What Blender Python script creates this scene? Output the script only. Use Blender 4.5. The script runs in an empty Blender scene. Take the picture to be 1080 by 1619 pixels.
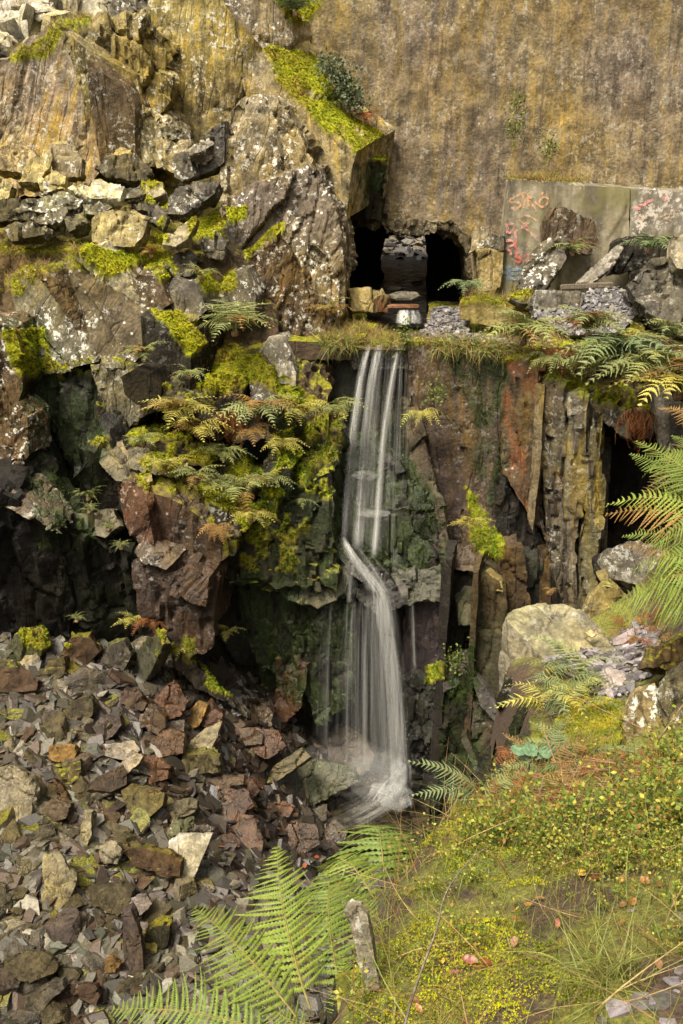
import bpy, bmesh, math, random
import numpy as np
from mathutils import Vector, Matrix
from mathutils.bvhtree import BVHTree
rng = np.random.default_rng(11)
random.seed(5)
R = math.radians
sc = bpy.context.scene
COL = sc.collection

# ------------------------------------------------------------------ camera
EYE = np.array([0.0, 0.0, 3.7]); PITCH = R(21.4); FOC = 1555.0
cam = bpy.data.cameras.new('camera'); camo = bpy.data.objects.new('camera', cam); COL.objects.link(camo)
camo.location = EYE; camo.rotation_euler = (R(90) - PITCH, 0, 0)
cam.sensor_fit = 'VERTICAL'; cam.angle = 2 * math.atan(809.5 / FOC)
cam.clip_start = 0.05; cam.clip_end = 500
sc.camera = camo

# ------------------------------------------------------------------ light
SUN_EL, SUN_AZ = R(60), R(218)       # azimuth measured clockwise from +Y: light from behind the viewer, to the left
wd = bpy.data.worlds.new('World'); sc.world = wd; wd.use_nodes = True
nt = wd.node_tree; nt.nodes.clear()
sky = nt.nodes.new('ShaderNodeTexSky'); sky.sky_type = 'NISHITA'; sky.sun_disc = False
sky.sun_elevation = SUN_EL; sky.sun_rotation = SUN_AZ; sky.air_density = 1.0; sky.dust_density = 4.0; sky.ozone_density = 0.6
hs = nt.nodes.new('ShaderNodeHueSaturation'); hs.inputs['Saturation'].default_value = 0.16
bg = nt.nodes.new('ShaderNodeBackground'); bg.inputs['Strength'].default_value = 0.092
wo = nt.nodes.new('ShaderNodeOutputWorld')
nt.links.new(sky.outputs[0], hs.inputs['Color']); wm = nt.nodes.new('ShaderNodeMix'); wm.data_type = 'RGBA'; wm.blend_type = 'MULTIPLY'; wm.inputs[0].default_value = 1; wm.inputs[7].default_value = (1.0, .965, .88, 1)
nt.links.new(hs.outputs[0], wm.inputs[6]); nt.links.new(wm.outputs[2], bg.inputs['Color']); nt.links.new(bg.outputs[0], wo.inputs[0])
sl = bpy.data.lights.new('sun', 'SUN'); sl.energy = 1.5; sl.angle = R(16); sl.color = (1.0, 0.91, 0.76)
so = bpy.data.objects.new('sun', sl); COL.objects.link(so)
sdir = Vector((math.sin(SUN_AZ) * math.cos(SUN_EL), math.cos(SUN_AZ) * math.cos(SUN_EL), math.sin(SUN_EL)))
so.rotation_euler = sdir.to_track_quat('Z', 'Y').to_euler()
so.location = (0, 0, 40)
sc.view_settings.view_transform = 'Standard'; sc.view_settings.look = 'None'
sc.view_settings.exposure = 2.05; sc.view_settings.gamma = 1.0
sc.cycles.max_bounces = 4; sc.cycles.diffuse_bounces = 3; sc.cycles.glossy_bounces = 2; sc.cycles.transmission_bounces = 2; sc.cycles.transparent_max_bounces = 20
sc.cycles.caustics_reflective = False; sc.cycles.caustics_refractive = False
sc.cycles.use_denoising = True

# ------------------------------------------------------------------ helpers
CP, SP = math.cos(PITCH), math.sin(PITCH)
def ray(px, py):
    a = (px - 540.0) / FOC; b = -(py - 809.5) / FOC
    return np.array([a, CP + b * SP, -SP + b * CP])          # right*a + forward + up*b
def W(px, py, Y):
    r = ray(px, py); return EYE + r * (Y / r[1])
def project(p):
    q = np.asarray(p, float) - EYE
    f = q[..., 1] * CP - q[..., 2] * SP; u = q[..., 1] * SP + q[..., 2] * CP
    f = np.where(f < .05, .05, f)
    return 540 + FOC * q[..., 0] / f, 809.5 - FOC * u / f
def inpoly(x, y, poly):
    c = np.zeros(x.shape, bool); n = len(poly)
    for i in range(n):
        x0, y0 = poly[i]; x1, y1 = poly[(i + 1) % n]
        if y0 == y1: continue
        c ^= ((y0 > y) != (y1 > y)) & (x < (x1 - x0) * (y - y0) / (y1 - y0) + x0)
    return c
def _h(ix, iy, iz, s):
    h = (ix.astype(np.uint32) * np.uint32(374761393)) ^ (iy.astype(np.uint32) * np.uint32(668265263)) ^ (iz.astype(np.uint32) * np.uint32(2246822519)) ^ np.uint32((s * 3266489917) & 0xffffffff)
    h = (h ^ (h >> np.uint32(13))) * np.uint32(1274126177)
    h = (h ^ (h >> np.uint32(16))) * np.uint32(2654435769)
    return ((h ^ (h >> np.uint32(15))) & np.uint32(0xffffff)).astype(np.float64) / 0xffffff
def vnoise(p, s=0):
    i = np.floor(p).astype(np.int64); f = p - i; f = f * f * (3 - 2 * f); o = 0
    for dx in (0, 1):
        for dy in (0, 1):
            for dz in (0, 1):
                w = (f[:, 0] if dx else 1 - f[:, 0]) * (f[:, 1] if dy else 1 - f[:, 1]) * (f[:, 2] if dz else 1 - f[:, 2])
                o = o + w * _h(i[:, 0] + dx, i[:, 1] + dy, i[:, 2] + dz, s)
    return o * 2 - 1
def fbm(p, octs=4, s=0):
    o = 0; a = 1.0; t = 0
    for k in range(octs):
        o = o + a * vnoise(p * (2.03 ** k), s + k); t += a; a *= .5
    return o / t
def voro(p, s=0):
    i = np.floor(p).astype(np.int64); best = np.full(len(p), 9.0); sec = best.copy()
    cid = np.zeros((len(p), 3)); vec = np.zeros((len(p), 3))
    for dx in (-1, 0, 1):
        for dy in (-1, 0, 1):
            for dz in (-1, 0, 1):
                a, b, c = i[:, 0] + dx, i[:, 1] + dy, i[:, 2] + dz
                q = np.stack([a + _h(a, b, c, s), b + _h(a, b, c, s + 1), c + _h(a, b, c, s + 2)], 1)
                v = p - q; d = np.sqrt((v * v).sum(1)); m = d < best
                sec = np.where(m, best, np.minimum(sec, d)); best = np.where(m, d, best)
                vec[m] = v[m]; cid[m] = np.stack([_h(a[m], b[m], c[m], s + 3), _h(a[m], b[m], c[m], s + 4), _h(a[m], b[m], c[m], s + 5)], 1)
    return best, sec, cid, vec

def tag(o, label=None, cat=None, group=None, kind=None):
    if label: o['label'] = label
    if cat: o['category'] = cat
    if group: o['group'] = group
    if kind: o['kind'] = kind
    return o
def empty(name, loc=(0, 0, 0), **k):
    o = bpy.data.objects.new(name, None); COL.objects.link(o); o.location = tuple(loc); o.empty_display_size = .1
    return tag(o, **k)
def link(name, me, mat=None, parent=None, world=True, **k):
    o = bpy.data.objects.new(name, me); COL.objects.link(o)
    if mat is not None and not me.materials: me.materials.append(mat)
    if parent is not None:
        o.parent = parent
        if world: o.matrix_parent_inverse = Matrix.Translation(-Vector(parent.location))
    return tag(o, **k)
def mesh_np(name, v, f, col=None, smooth=False):
    """v (n,3); f (m,k) all with the same number of corners"""
    me = bpy.data.meshes.new(name); v = np.asarray(v, np.float32); f = np.asarray(f, np.int32); m, k = f.shape
    me.vertices.add(len(v)); me.vertices.foreach_set('co', v.ravel())
    me.loops.add(m * k); me.loops.foreach_set('vertex_index', f.ravel())
    me.polygons.add(m); me.polygons.foreach_set('loop_start', np.arange(0, m * k, k, dtype=np.int32))
    me.polygons.foreach_set('use_smooth', np.full(m, bool(smooth)))
    if col is not None:
        a = me.attributes.new('tint', 'FLOAT_COLOR', 'POINT'); c = np.ones((len(v), 4), np.float32); c[:, :3] = col; a.data.foreach_set('color', c.ravel())
    me.update(calc_edges=True); return me
def instances(tv, tf, pos, rot, scale, tcol=None):
    """copies of a small template joined into one mesh; rot (n,3,3)"""
    n = len(pos); k = len(tv)
    s = np.asarray(scale, float); s = s[:, None, None] if s.ndim == 1 else s[:, None, :]
    v = np.einsum('nij,nkj->nki', rot, tv[None] * s) + pos[:, None, :]
    f = (tf[None] + (np.arange(n) * k)[:, None, None]).reshape(-1, tf.shape[1])
    c = None if tcol is None else np.repeat(tcol, k, 0)
    return v.reshape(-1, 3), f, c
def frames(nrm, ang):
    """rotation matrices whose z column is nrm, spun by ang"""
    n = nrm / np.linalg.norm(nrm, axis=1)[:, None]
    a = np.where(np.abs(n[:, :1]) < .9, np.array([[1., 0, 0]]), np.array([[0, 1., 0]]))
    x = np.cross(a, n); x /= np.linalg.norm(x, axis=1)[:, None]; y = np.cross(n, x)
    c, s = np.cos(ang)[:, None], np.sin(ang)[:, None]
    return np.stack([x * c + y * s, -x * s + y * c, n], 2)
def read(me):
    n = len(me.vertices); v = np.empty(n * 3, np.float32); me.vertices.foreach_get('co', v); return v.reshape(-1, 3).astype(float)
def vnormals(me):
    n = np.empty(len(me.vertices) * 3, np.float32); me.vertex_normals.foreach_get('vector', n); return n.reshape(-1, 3).astype(float)

# thin plate surfaces for the two sloping grounds
class Sheet:
    def __init__(s, pts):
        P = np.array(pts, float); s.xy = P[:, :2]; n = len(P)
        d = np.linalg.norm(s.xy[:, None] - s.xy[None], axis=2); K = np.where(d > 0, d * d * np.log(d + 1e-9), 0) + np.eye(n) * .02
        A = np.zeros((n + 3, n + 3)); A[:n, :n] = K; A[:n, n] = 1; A[:n, n + 1:] = s.xy; A[n, :n] = 1; A[n + 1:, :n] = s.xy.T
        s.w = np.linalg.solve(A, np.concatenate([P[:, 2], [0, 0, 0]])); s.n = n
    def z(s, x, y):
        x = np.atleast_1d(np.asarray(x, float)); y = np.atleast_1d(np.asarray(y, float))
        d = np.sqrt((x[:, None] - s.xy[:, 0]) ** 2 + (y[:, None] - s.xy[:, 1]) ** 2); K = np.where(d > 0, d * d * np.log(d + 1e-9), 0)
        return K @ s.w[:s.n] + s.w[s.n] + s.w[s.n + 1] * x + s.w[s.n + 2] * y
    def hit(s, px, py, y0, y1):
        ys = np.linspace(y0, y1, 400); r = ray(px, py); p = EYE + r * (ys / r[1])[:, None]
        below = p[:, 2] <= s.z(p[:, 0], p[:, 1]); i = int(np.argmax(below)) if below.any() else len(ys) - 1
        return p[i]
    def normal(s, x, y):
        e = .1; zx = (s.z(x + e, y) - s.z(x - e, y)) / (2 * e); zy = (s.z(x, y + e) - s.z(x, y - e)) / (2 * e)
        n = np.stack([-zx, -zy, np.ones_like(zx)], 1); return n / np.linalg.norm(n, axis=1)[:, None]

# ------------------------------------------------------------------ materials
class NT:
    def __init__(s, name):
        s.m = bpy.data.materials.new(name); s.m.use_nodes = True; s.t = s.m.node_tree; s.t.nodes.clear()
        s.out = s.n('OutputMaterial')
    def n(s, ty, **k):
        o = s.t.nodes.new('ShaderNode' + ty)
        for a, b in k.items(): setattr(o, a, b)
        return o
    def L(s, a, b): s.t.links.new(a, b)
    def put(s, sock, v):
        if hasattr(v, 'is_output') or isinstance(v, bpy.types.NodeSocket): s.L(v, sock)
        elif isinstance(v, tuple) and len(v) == 3 and sock.type == 'RGBA': sock.default_value = (*v, 1)
        else: sock.default_value = v
    def math(s, op, a, b=0.0, c=None, clamp=False):
        o = s.n('Math', operation=op, use_clamp=clamp); s.put(o.inputs[0], a); s.put(o.inputs[1], b)
        if c is not None: s.put(o.inputs[2], c)
        return o.outputs[0]
    def mix(s, f, a, b, mode='MIX'):
        o = s.n('Mix', data_type='RGBA', blend_type=mode); s.put(o.inputs[0], f); s.put(o.inputs[6], a); s.put(o.inputs[7], b); return o.outputs[2]
    def ramp(s, f, lo, hi, a=0.0, b=1.0):
        o = s.n('MapRange', clamp=True, interpolation_type='SMOOTHSTEP'); s.put(o.inputs[0], f)
        for i, v in enumerate((lo, hi, a, b)): s.put(o.inputs[1 + i], v)
        return o.outputs[0]
    def noise(s, vec, scale, detail=4, rough=.55, dist=0.0):
        o = s.n('TexNoise'); s.L(vec, o.inputs['Vector']); o.inputs['Scale'].default_value = scale; o.inputs['Detail'].default_value = detail
        o.inputs['Roughness'].default_value = rough; o.inputs['Distortion'].default_value = dist; return o.outputs[0]
    def vor(s, vec, scale, feat='F1', out=0, rnd=1.0):
        o = s.n('TexVoronoi', feature=feat); s.L(vec, o.inputs['Vector']); o.inputs['Scale'].default_value = scale; o.inputs['Randomness'].default_value = rnd; return o.outputs[out]
    def mapv(s, vec, scale=(1, 1, 1), rot=(0, 0, 0), loc=(0, 0, 0)):
        o = s.n('Mapping'); s.L(vec, o.inputs[0]); o.inputs['Scale'].default_value = scale; o.inputs['Rotation'].default_value = rot; s.put(o.inputs['Location'], loc); return o.outputs[0]
    def attr(s, name, ty='OBJECT'):
        o = s.n('Attribute', attribute_type=ty, attribute_name=name); return o
    def bsdf(s, col, rough=.7, bump=None, bs=.3, bd=.02, spec=.5, **k):
        b = s.n('BsdfPrincipled'); s.put(b.inputs['Base Color'], col); s.put(b.inputs['Roughness'], rough); s.put(b.inputs['Specular IOR Level'], spec)
        if bump is not None:
            u = s.n('Bump'); s.put(u.inputs['Strength'], bs); s.put(u.inputs['Distance'], bd); s.L(bump, u.inputs['Height']); s.L(u.outputs[0], b.inputs['Normal'])
        return b
    def done(s, sh): s.L(sh, s.out.inputs[0]); return s.m

def make_rock(name, near=1.0, follow=False):
    t = NT(name)
    geo = t.n('NewGeometry'); pos = geo.outputs['Position']
    oi = t.n('ObjectInfo'); base = oi.outputs['Color']
    if follow:                       # loose rocks: pattern tied to each rock's own position and spin
        tc = t.n('TexCoord'); add = t.n('VectorMath', operation='ADD'); t.L(tc.outputs['Object'], add.inputs[0]); t.L(oi.outputs['Location'], add.inputs[1]); pos = add.outputs[0]
    # slate foliation follows object property 'roll' (degrees about the view axis)
    vr = t.n('VectorRotate', rotation_type='Y_AXIS'); t.L(pos, vr.inputs['Vector']); t.L(t.math('MULTIPLY', t.attr('roll').outputs['Fac'], math.pi / 180), vr.inputs['Angle'])
    fol = vr.outputs[0]
    big = t.noise(pos, .55 * near, 3, .6); mid = t.noise(pos, 3.2 * near, 4, .65); fine = t.noise(pos, 16 * near, 5, .7)
    st = t.noise(t.mapv(fol, (5.5 * near, 5.5 * near, .28 * near)), 1.0, 4, .62, .4)
    st2 = t.noise(t.mapv(fol, (14 * near, 14 * near, .5 * near), loc=(3, 7, 1)), 1.0, 3, .6)
    def grey(f, lo, hi, a, b):
        g = t.ramp(f, lo, hi, a, b); k = t.n('CombineColor'); [t.L(g, k.inputs[i]) for i in range(3)]; return k.outputs[0]
    c = t.mix(1, base, grey(mid, .3, .72, .55, 1.5), 'MULTIPLY')
    c = t.mix(1, c, grey(fine, .3, .7, .7, 1.35), 'MULTIPLY')
    olive = t.math('MULTIPLY', t.ramp(big, .42, .66), .55)
    c = t.mix(olive, c, t.mix(1, c, (1.15, 1.02, .52), 'MULTIPLY'))
    dr = t.noise(pos, .16, 2, .5)
    c = t.mix(t.ramp(dr, .36, .64), t.mix(1, c, (.80, .745, .76), 'MULTIPLY'), t.mix(1, c, (1.2, 1.12, .82), 'MULTIPLY'))
    sa = t.attr('streak').outputs['Fac']
    c = t.mix(t.math('MULTIPLY', t.ramp(st, .5, .62), sa), c, t.mix(1, c, (1.25, 1.12, .5), 'MULTIPLY'))
    c = t.mix(t.math('MULTIPLY', t.ramp(st, .46, .36), sa), c, t.mix(1, c, (.38, .34, .33), 'MULTIPLY'))
    c = t.mix(t.math('MULTIPLY', t.ramp(st2, .57, .68), t.math('MULTIPLY', sa, .7)), c, t.mix(1, c, (1.9, 1.8, 1.6), 'MULTIPLY'))
    ra = t.attr('rust').outputs['Fac']
    rn = t.noise(t.mapv(fol, (2.6, 2.6, .7), loc=(9, 2, 4)), 1.0, 3, .6, .6)
    c = t.mix(t.math('MULTIPLY', t.ramp(rn, .47, .64), ra), c, t.mix(t.ramp(st2, .35, .65), (.25, .085, .026), (.13, .048, .022)))
    la = t.attr('lichen').outputs['Fac']
    ln = t.math('MULTIPLY', t.ramp(t.noise(pos, 10 * near, 4, .75), .535, .60), t.ramp(t.noise(pos, 1.5 * near, 2, .6), .42, .60))
    c = t.mix(t.math('MULTIPLY', ln, la, clamp=True), c, (.56, .54, .46))
    sp = t.vor(pos, 4.5 * near); spm = t.math('MULTIPLY', t.ramp(sp, .13, .085), t.ramp(mid, .4, .52))
    c = t.mix(t.math('MULTIPLY', spm, t.math('MULTIPLY', la, 1.0, clamp=True), clamp=True), c, (.62, .60, .52))
    al = t.math('MAXIMUM', t.attr('algae').outputs['Fac'], t.attr('algae_cover', 'GEOMETRY').outputs['Fac']); an = t.noise(t.mapv(pos, (3, 3, 1.1)), 1.0, 3, .65)
    c = t.mix(t.math('MULTIPLY', t.ramp(an, .66, .40), al, clamp=True), c, t.mix(t.ramp(fine, .35, .65), (.012, .02, .006), (.045, .062, .012)))
    # cushions of moss: mesh attribute, plus a thin growth on the tops of stones
    mv = t.attr('moss_cover', 'GEOMETRY').outputs['Fac']
    nz = t.n('SeparateXYZ'); t.L(geo.outputs['Normal'], nz.inputs[0])
    mn = mid
    top = t.math('MULTIPLY', t.ramp(t.math('ADD', nz.outputs[2], t.math('MULTIPLY_ADD', mn, 1.6, -.8)), .62, .95), t.attr('moss').outputs['Fac'], clamp=True)
    mm = t.math('MAXIMUM', top, mv)
    mc = t.mix(t.ramp(fine, .35, .66), (.065, .085, .004), (.36, .35, .010))
    mc = t.mix(t.ramp(big, .4, .65), mc, t.mix(.5, mc, (.17, .10, .02)))
    c = t.mix(mm, c, mc)
    crk = t.math('ABSOLUTE', t.math('SUBTRACT', t.noise(t.mapv(fol, (2.1 * near, 2.1 * near, .5 * near), loc=(5, 1, 8)), 1.0, 3, .5), .5))
    c = t.mix(t.math('MULTIPLY', t.attr('crack').outputs['Fac'], t.math('MULTIPLY', t.ramp(crk, .014, .0), t.ramp(big, .42, .6, .1, .8))), c, t.mix(1, c, (.25, .23, .2), 'MULTIPLY'))
    wet = t.attr('wet').outputs['Fac']
    rough = t.math('SUBTRACT', t.math('MULTIPLY_ADD', fine, .3, .62), t.math('MULTIPLY', wet, t.ramp(mid, .25, .7, .25, .62)))
    rough = t.math('MAXIMUM', rough, t.math('MULTIPLY', mm, .9), clamp=True)
    lay = t.noise(t.mapv(fol, (18 * near, 18 * near, 1.6 * near)), 1.0, 4, .65)
    bmp = t.math('ADD', t.math('MULTIPLY', fine, 1.0), t.math('ADD', t.math('MULTIPLY', lay, .8), t.math('MULTIPLY', t.math('MULTIPLY', t.ramp(crk, .0, .03), .45), t.attr('crack').outputs['Fac'])))
    b = t.bsdf(c, rough, bmp, .75, .05 / near, spec=t.math('MULTIPLY_ADD', wet, .5, .18))
    return t.done(b.outputs[0])
M = {}
M['rock'] = make_rock('slate')
M['stone'] = make_rock('loose_slate', 1.6, True)

def make_leaf(name, rough=.5, trans=.35, use_obj=False, edge=(.25, .13, .03), edge_amt=.45, nscale=9.0):
    t = NT(name); geo = t.n('NewGeometry'); oi = t.n('ObjectInfo')
    if use_obj:
        base = oi.outputs['Color']; r = oi.outputs['Random']
        base = t.mix(t.math('MULTIPLY', r, .5), base, t.mix(1, base, (1.5, 1.25, .7), 'MULTIPLY'))
    else: base = t.attr('tint', 'GEOMETRY').outputs['Color']
    n = t.noise(geo.outputs['Position'], nscale, 4, .6)
    c = t.mix(t.ramp(n, .56, .74, 0, edge_amt), base, edge)
    c = t.mix(t.ramp(t.noise(geo.outputs['Position'], nscale * 6, 3, .6), .3, .7), t.mix(.22, c, (0, 0, 0)), t.mix(1, c, (1.2, 1.2, 1.15), 'MULTIPLY'))
    b = t.bsdf(c, rough, spec=.25); tr = t.n('BsdfTranslucent'); t.put(tr.inputs[0], c)
    m = t.n('MixShader'); m.inputs[0].default_value = trans; t.L(b.outputs[0], m.inputs[1]); t.L(tr.outputs[0], m.inputs[2])
    return t.done(m.outputs[0])
M['leaf'] = make_leaf('leaf_tinted', edge_amt=.15)
M['frond'] = make_leaf('fern_green', use_obj=True)
M['mossleaf'] = make_leaf('moss_leaf', .85, .3, edge=(.14, .09, .02), edge_amt=.5, nscale=2.0)

def simple(name, c1, c2, scale=6.0, rough=.8, bs=.4, bd=.02, stretch=(1, 1, 1), wet=None):
    t = NT(name); geo = t.n('NewGeometry'); v = t.mapv(geo.outputs['Position'], stretch)
    n = t.noise(v, scale, 8, .65); c = t.mix(t.ramp(n, .32, .68), c1, c2)
    if wet is not None: c = t.mix(t.ramp(t.noise(geo.outputs['Position'], .8, 4), .4, .6), c, wet)
    return t.done(t.bsdf(c, rough, n, bs, bd).outputs[0])
M['soil'] = simple('dark_soil', (.018, .013, .008), (.06, .045, .025), 9)
M['grit'] = simple('slate_grit', (.015, .013, .011), (.085, .076, .062), 22, .75, .8, .03, wet=(.04, .034, .026))
M['gravel_path'] = simple('fine_slate_gravel', (.035, .032, .028), (.125, .115, .10), 40, .85, .6, .02)
M['wood'] = simple('weathered_wood', (.05, .035, .022), (.2, .16, .11), 7, .75, .5, .01, (8, 8, 1))
M['redwood'] = simple('wet_timber', (.09, .035, .015), (.24, .11, .05), 9, .5, .4, .01)
M['twig'] = simple('dead_stem', (.11, .06, .025), (.3, .17, .08), 30, .8)
M['rachis'] = simple('fern_stalk', (.14, .12, .03), (.26, .20, .06), 30, .6)
M['dark'] = simple('tunnel_rock', (.010, .009, .008), (.03, .027, .022), 3, .7, .6, .05)

def concrete(name, base, lich):
    t = NT(name); geo = t.n('NewGeometry'); p = geo.outputs['Position']
    st = t.noise(t.mapv(p, (2.2, 2.2, .25)), 1.0, 6, .6); n = t.noise(p, 6, 8, .65); sm = t.noise(p, 1.1, 5, .6)
    c = t.mix(t.ramp(n, .3, .7), t.mix(.35, base, (.03, .025, .015)), t.mix(.25, base, (.4, .36, .26)))
    c = t.mix(t.ramp(st, .47, .60, 0, .75), c, (.045, .036, .022)); c = t.mix(t.ramp(sm, .5, .68, 0, .7), c, (.13, .115, .035))
    c = t.mix(t.math('MULTIPLY', t.math('MULTIPLY', t.ramp(t.noise(p, 7, 6, .75), .50, .58), t.ramp(sm, .62, .42)), lich), c, (.46, .40, .33))
    return t.done(t.bsdf(c, .85, n, .5, .02).outputs[0])
M['conc'] = concrete('mossy_concrete', (.20, .165, .09), .3)
M['conc2'] = concrete('lichened_concrete', (.13, .11, .08), 1.0)
def paint(name, col):
    t = NT(name); geo = t.n('NewGeometry'); n = t.noise(geo.outputs['Position'], 14, 6, .7)
    b = t.bsdf(col, .7); tr = t.n('BsdfTransparent'); m = t.n('MixShader'); t.L(t.ramp(n, .40, .62, .08, .75), m.inputs[0]); t.L(tr.outputs[0], m.inputs[1]); t.L(b.outputs[0], m.inputs[2]); return t.done(m.outputs[0])
M['g_orange'] = paint('graffiti_orange', (.66, .34, .17)); M['g_pink'] = paint('graffiti_pink', (.72, .30, .26)); M['g_red'] = paint('graffiti_red', (.6, .09, .08)); M['g_blue'] = paint('graffiti_blue', (.2, .29, .36))

def water_still():
    t = NT('dark_water'); geo = t.n('NewGeometry')
    n = t.noise(geo.outputs['Position'], 5, 4, .6, .5)
    b = t.bsdf(t.mix(t.ramp(n, .4, .65), (.012, .010, .006), (.05, .04, .022)), .09, n, .35, .03); return t.done(b.outputs[0])
M['water'] = water_still()
def water_tunnel():
    t = NT('black_stream_water'); geo = t.n('NewGeometry'); n = t.noise(t.mapv(geo.outputs['Position'], (2.2, 5, 1)), 1.6, 4, .65, .6)
    return t.done(t.bsdf((.008, .007, .005), t.ramp(n, .45, .62, .5, .16), n, 1.0, .35, spec=.16).outputs[0])
M['water_tunnel'] = water_tunnel()
def water_fall(name, lo, hi):
    t = NT(name); tc = t.n('UVMap'); geo = t.n('NewGeometry')
    s = t.noise(t.mapv(geo.outputs['Position'], (22, 8, .5)), 1.0, 2, .5)
    a = t.attr('tint', 'GEOMETRY').outputs['Color']
    sep = t.n('SeparateColor'); t.L(a, sep.inputs[0])
    al = t.math('MULTIPLY', sep.outputs[0], t.ramp(s, .3, .68, lo, hi), clamp=True)
    d = t.n('BsdfDiffuse'); d.inputs[0].default_value = (.86, .85, .80, 1); tl = t.n('BsdfTranslucent'); tl.inputs[0].default_value = (.86, .85, .80, 1)
    m1 = t.n('MixShader'); m1.inputs[0].default_value = .5; t.L(d.outputs[0], m1.inputs[1]); t.L(tl.outputs[0], m1.inputs[2])
    tr = t.n('BsdfTransparent'); m = t.n('MixShader'); t.L(al, m.inputs[0]); t.L(tr.outputs[0], m.inputs[1]); t.L(m1.outputs[0], m.inputs[2]); return t.done(m.outputs[0])
M['fall'] = water_fall('white_water', .55, 1.0)

# ------------------------------------------------------------------ where moss and algae grow (outlines used to find the ledges they cover)
MOSS = [  # outline, least upward normal, nearest and farthest distance
 ([(408,78),(450,76),(492,88),(545,170),(605,215),(614,258),(590,260),(560,243),(500,197),(445,132)], -.1, 19, 23),
 ([(425,-30),(500,-30),(505,20),(480,45),(455,30)], -.1, 19, 24),
 ([(-60,383),(60,392),(120,385),(190,395),(230,380),(255,345),(270,390),(285,430),(260,445),(215,420),(170,440),(120,425),(60,440),(30,470),(-60,480)], .15, 16, 21),
 ([(300,350),(390,325),(388,345),(340,375),(300,382)], .1, 16, 21), ([(385,398),(455,350),(458,362),(420,388),(390,410)], .0, 16, 21),
 ([(313,430),(375,425),(372,457),(325,468)], .1, 16, 21), ([(225,285),(260,275),(265,330),(235,320)], .3, 16, 21),
 ([(236,488),(300,495),(335,530),(400,565),(412,600),(380,618),(330,628),(303,612),(298,570),(268,530)], .0, 15.5, 20),
 ([(398,556),(440,590),(512,632),(500,652),(430,625),(395,600)], .0, 15.5, 20),
 ([(40,606),(70,585),(140,568),(225,572),(212,592),(100,608)], .2, 15, 19), ([(120,700),(180,690),(205,700),(180,712)], .2, 14, 18),
 ([(178,688),(330,690),(410,720),(440,800),(410,850),(340,832),(260,792),(205,768)], .15, 14, 18), ([(430,690),(540,645),(552,700),(530,800),(490,860),(440,850),(420,780)], .12, 15, 18.5), ([(200,600),(300,620),(300,680),(230,690)], .1, 15, 18), ([(0,520),(60,520),(110,590),(30,600)], -.1, 15, 18.5),
 ([(355,850),(420,838),(475,868),(480,902),(400,905),(358,884)], .0, 14.5, 18),
 ([(300,1030),(350,1050),(425,1090),(420,1120),(330,1090)], -.2, 13, 17.5), ([(240,985),(310,1010),(310,1050),(250,1045)], -.2, 13, 17.5), ([(30,1000),(110,985),(125,1030),(50,1045)], -.2, 13, 17.5),
 ([(500,490),(560,500),(640,540),(800,548),(800,566),(560,566),(505,545)], .25, 17, 20), ([(728,452),(840,462),(840,482),(735,482)], .3, 17, 21),
 ([(790,545),(900,560),(960,585),(1040,650),(960,650),(850,590),(795,575)], .2, 15.5, 18.5), ([(880,1120),(985,1115),(990,1190),(900,1200)], -1, 4, 9),
 ([(60,62),(85,40),(145,28),(140,45),(100,50),(75,95),(10,100)], -.2, 19, 27), ([(805,280),(930,280),(930,292),(805,292)], .3, 19, 23), ([(1030,284),(1100,286),(1100,296),(1030,296)], .3, 19, 23),
 ([(740,770),(790,850),(790,890),(745,870)], -.3, 16, 18.5), ([(670,1055),(700,1045),(700,1075),(672,1080)], -.3, 14, 18)]
ALGAE = [
 ([(36,590),(145,600),(170,690),(150,870),(60,870),(40,720)], 14, 19), ([(365,850),(560,870),(552,1110),(500,1135),(400,1060),(375,960)], 13, 18.5),
 ([(400,740),(560,740),(560,900),(400,900)], 14, 18.5), ([(430,650),(560,640),(640,560),(650,720),(705,800),(700,905),(560,895),(440,850)], 14, 18.8), ([(690,535),(800,540),(800,720),(770,820),(740,640)], 16, 19),
 ([(0,500),(40,500),(110,560),(110,600),(30,590)], 14, 19), ([(560,260),(615,260),(600,340),(580,340)], 19, 23), ([(700,1050),(760,1010),(760,1230),(700,1240)], 14, 18)]
def covers(v, n):
    x, y = project(v); w = fbm(v * 3.1, 3, 77); mo = np.zeros(len(v)); al = np.zeros(len(v))
    jx = x + 14 * fbm(v * 2.3, 2, 41); jy = y + 8 * fbm(v * 2.3, 2, 43)
    for poly, nz, y0, y1 in MOSS:
        p = np.array(poly)
        if x.max() < p[:, 0].min() - 20 or x.min() > p[:, 0].max() + 20 or y.max() < p[:, 1].min() - 20 or y.min() > p[:, 1].max() + 20: continue
        k = inpoly(jx, jy, poly) & (n[:, 2] > nz + .12 * w) & (v[:, 1] > y0) & (v[:, 1] < y1) & (w > (-.04 if p[:, 1].min() > 560 and p[:, 0].max() < 600 else -.42))
        mo[k] = 1
    for poly, y0, y1 in ALGAE:
        k = inpoly(jx, jy, poly) & (v[:, 1] > y0) & (v[:, 1] < y1); al[k] = np.clip(.75 + w[k], 0, 1)
    return mo, al

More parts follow.
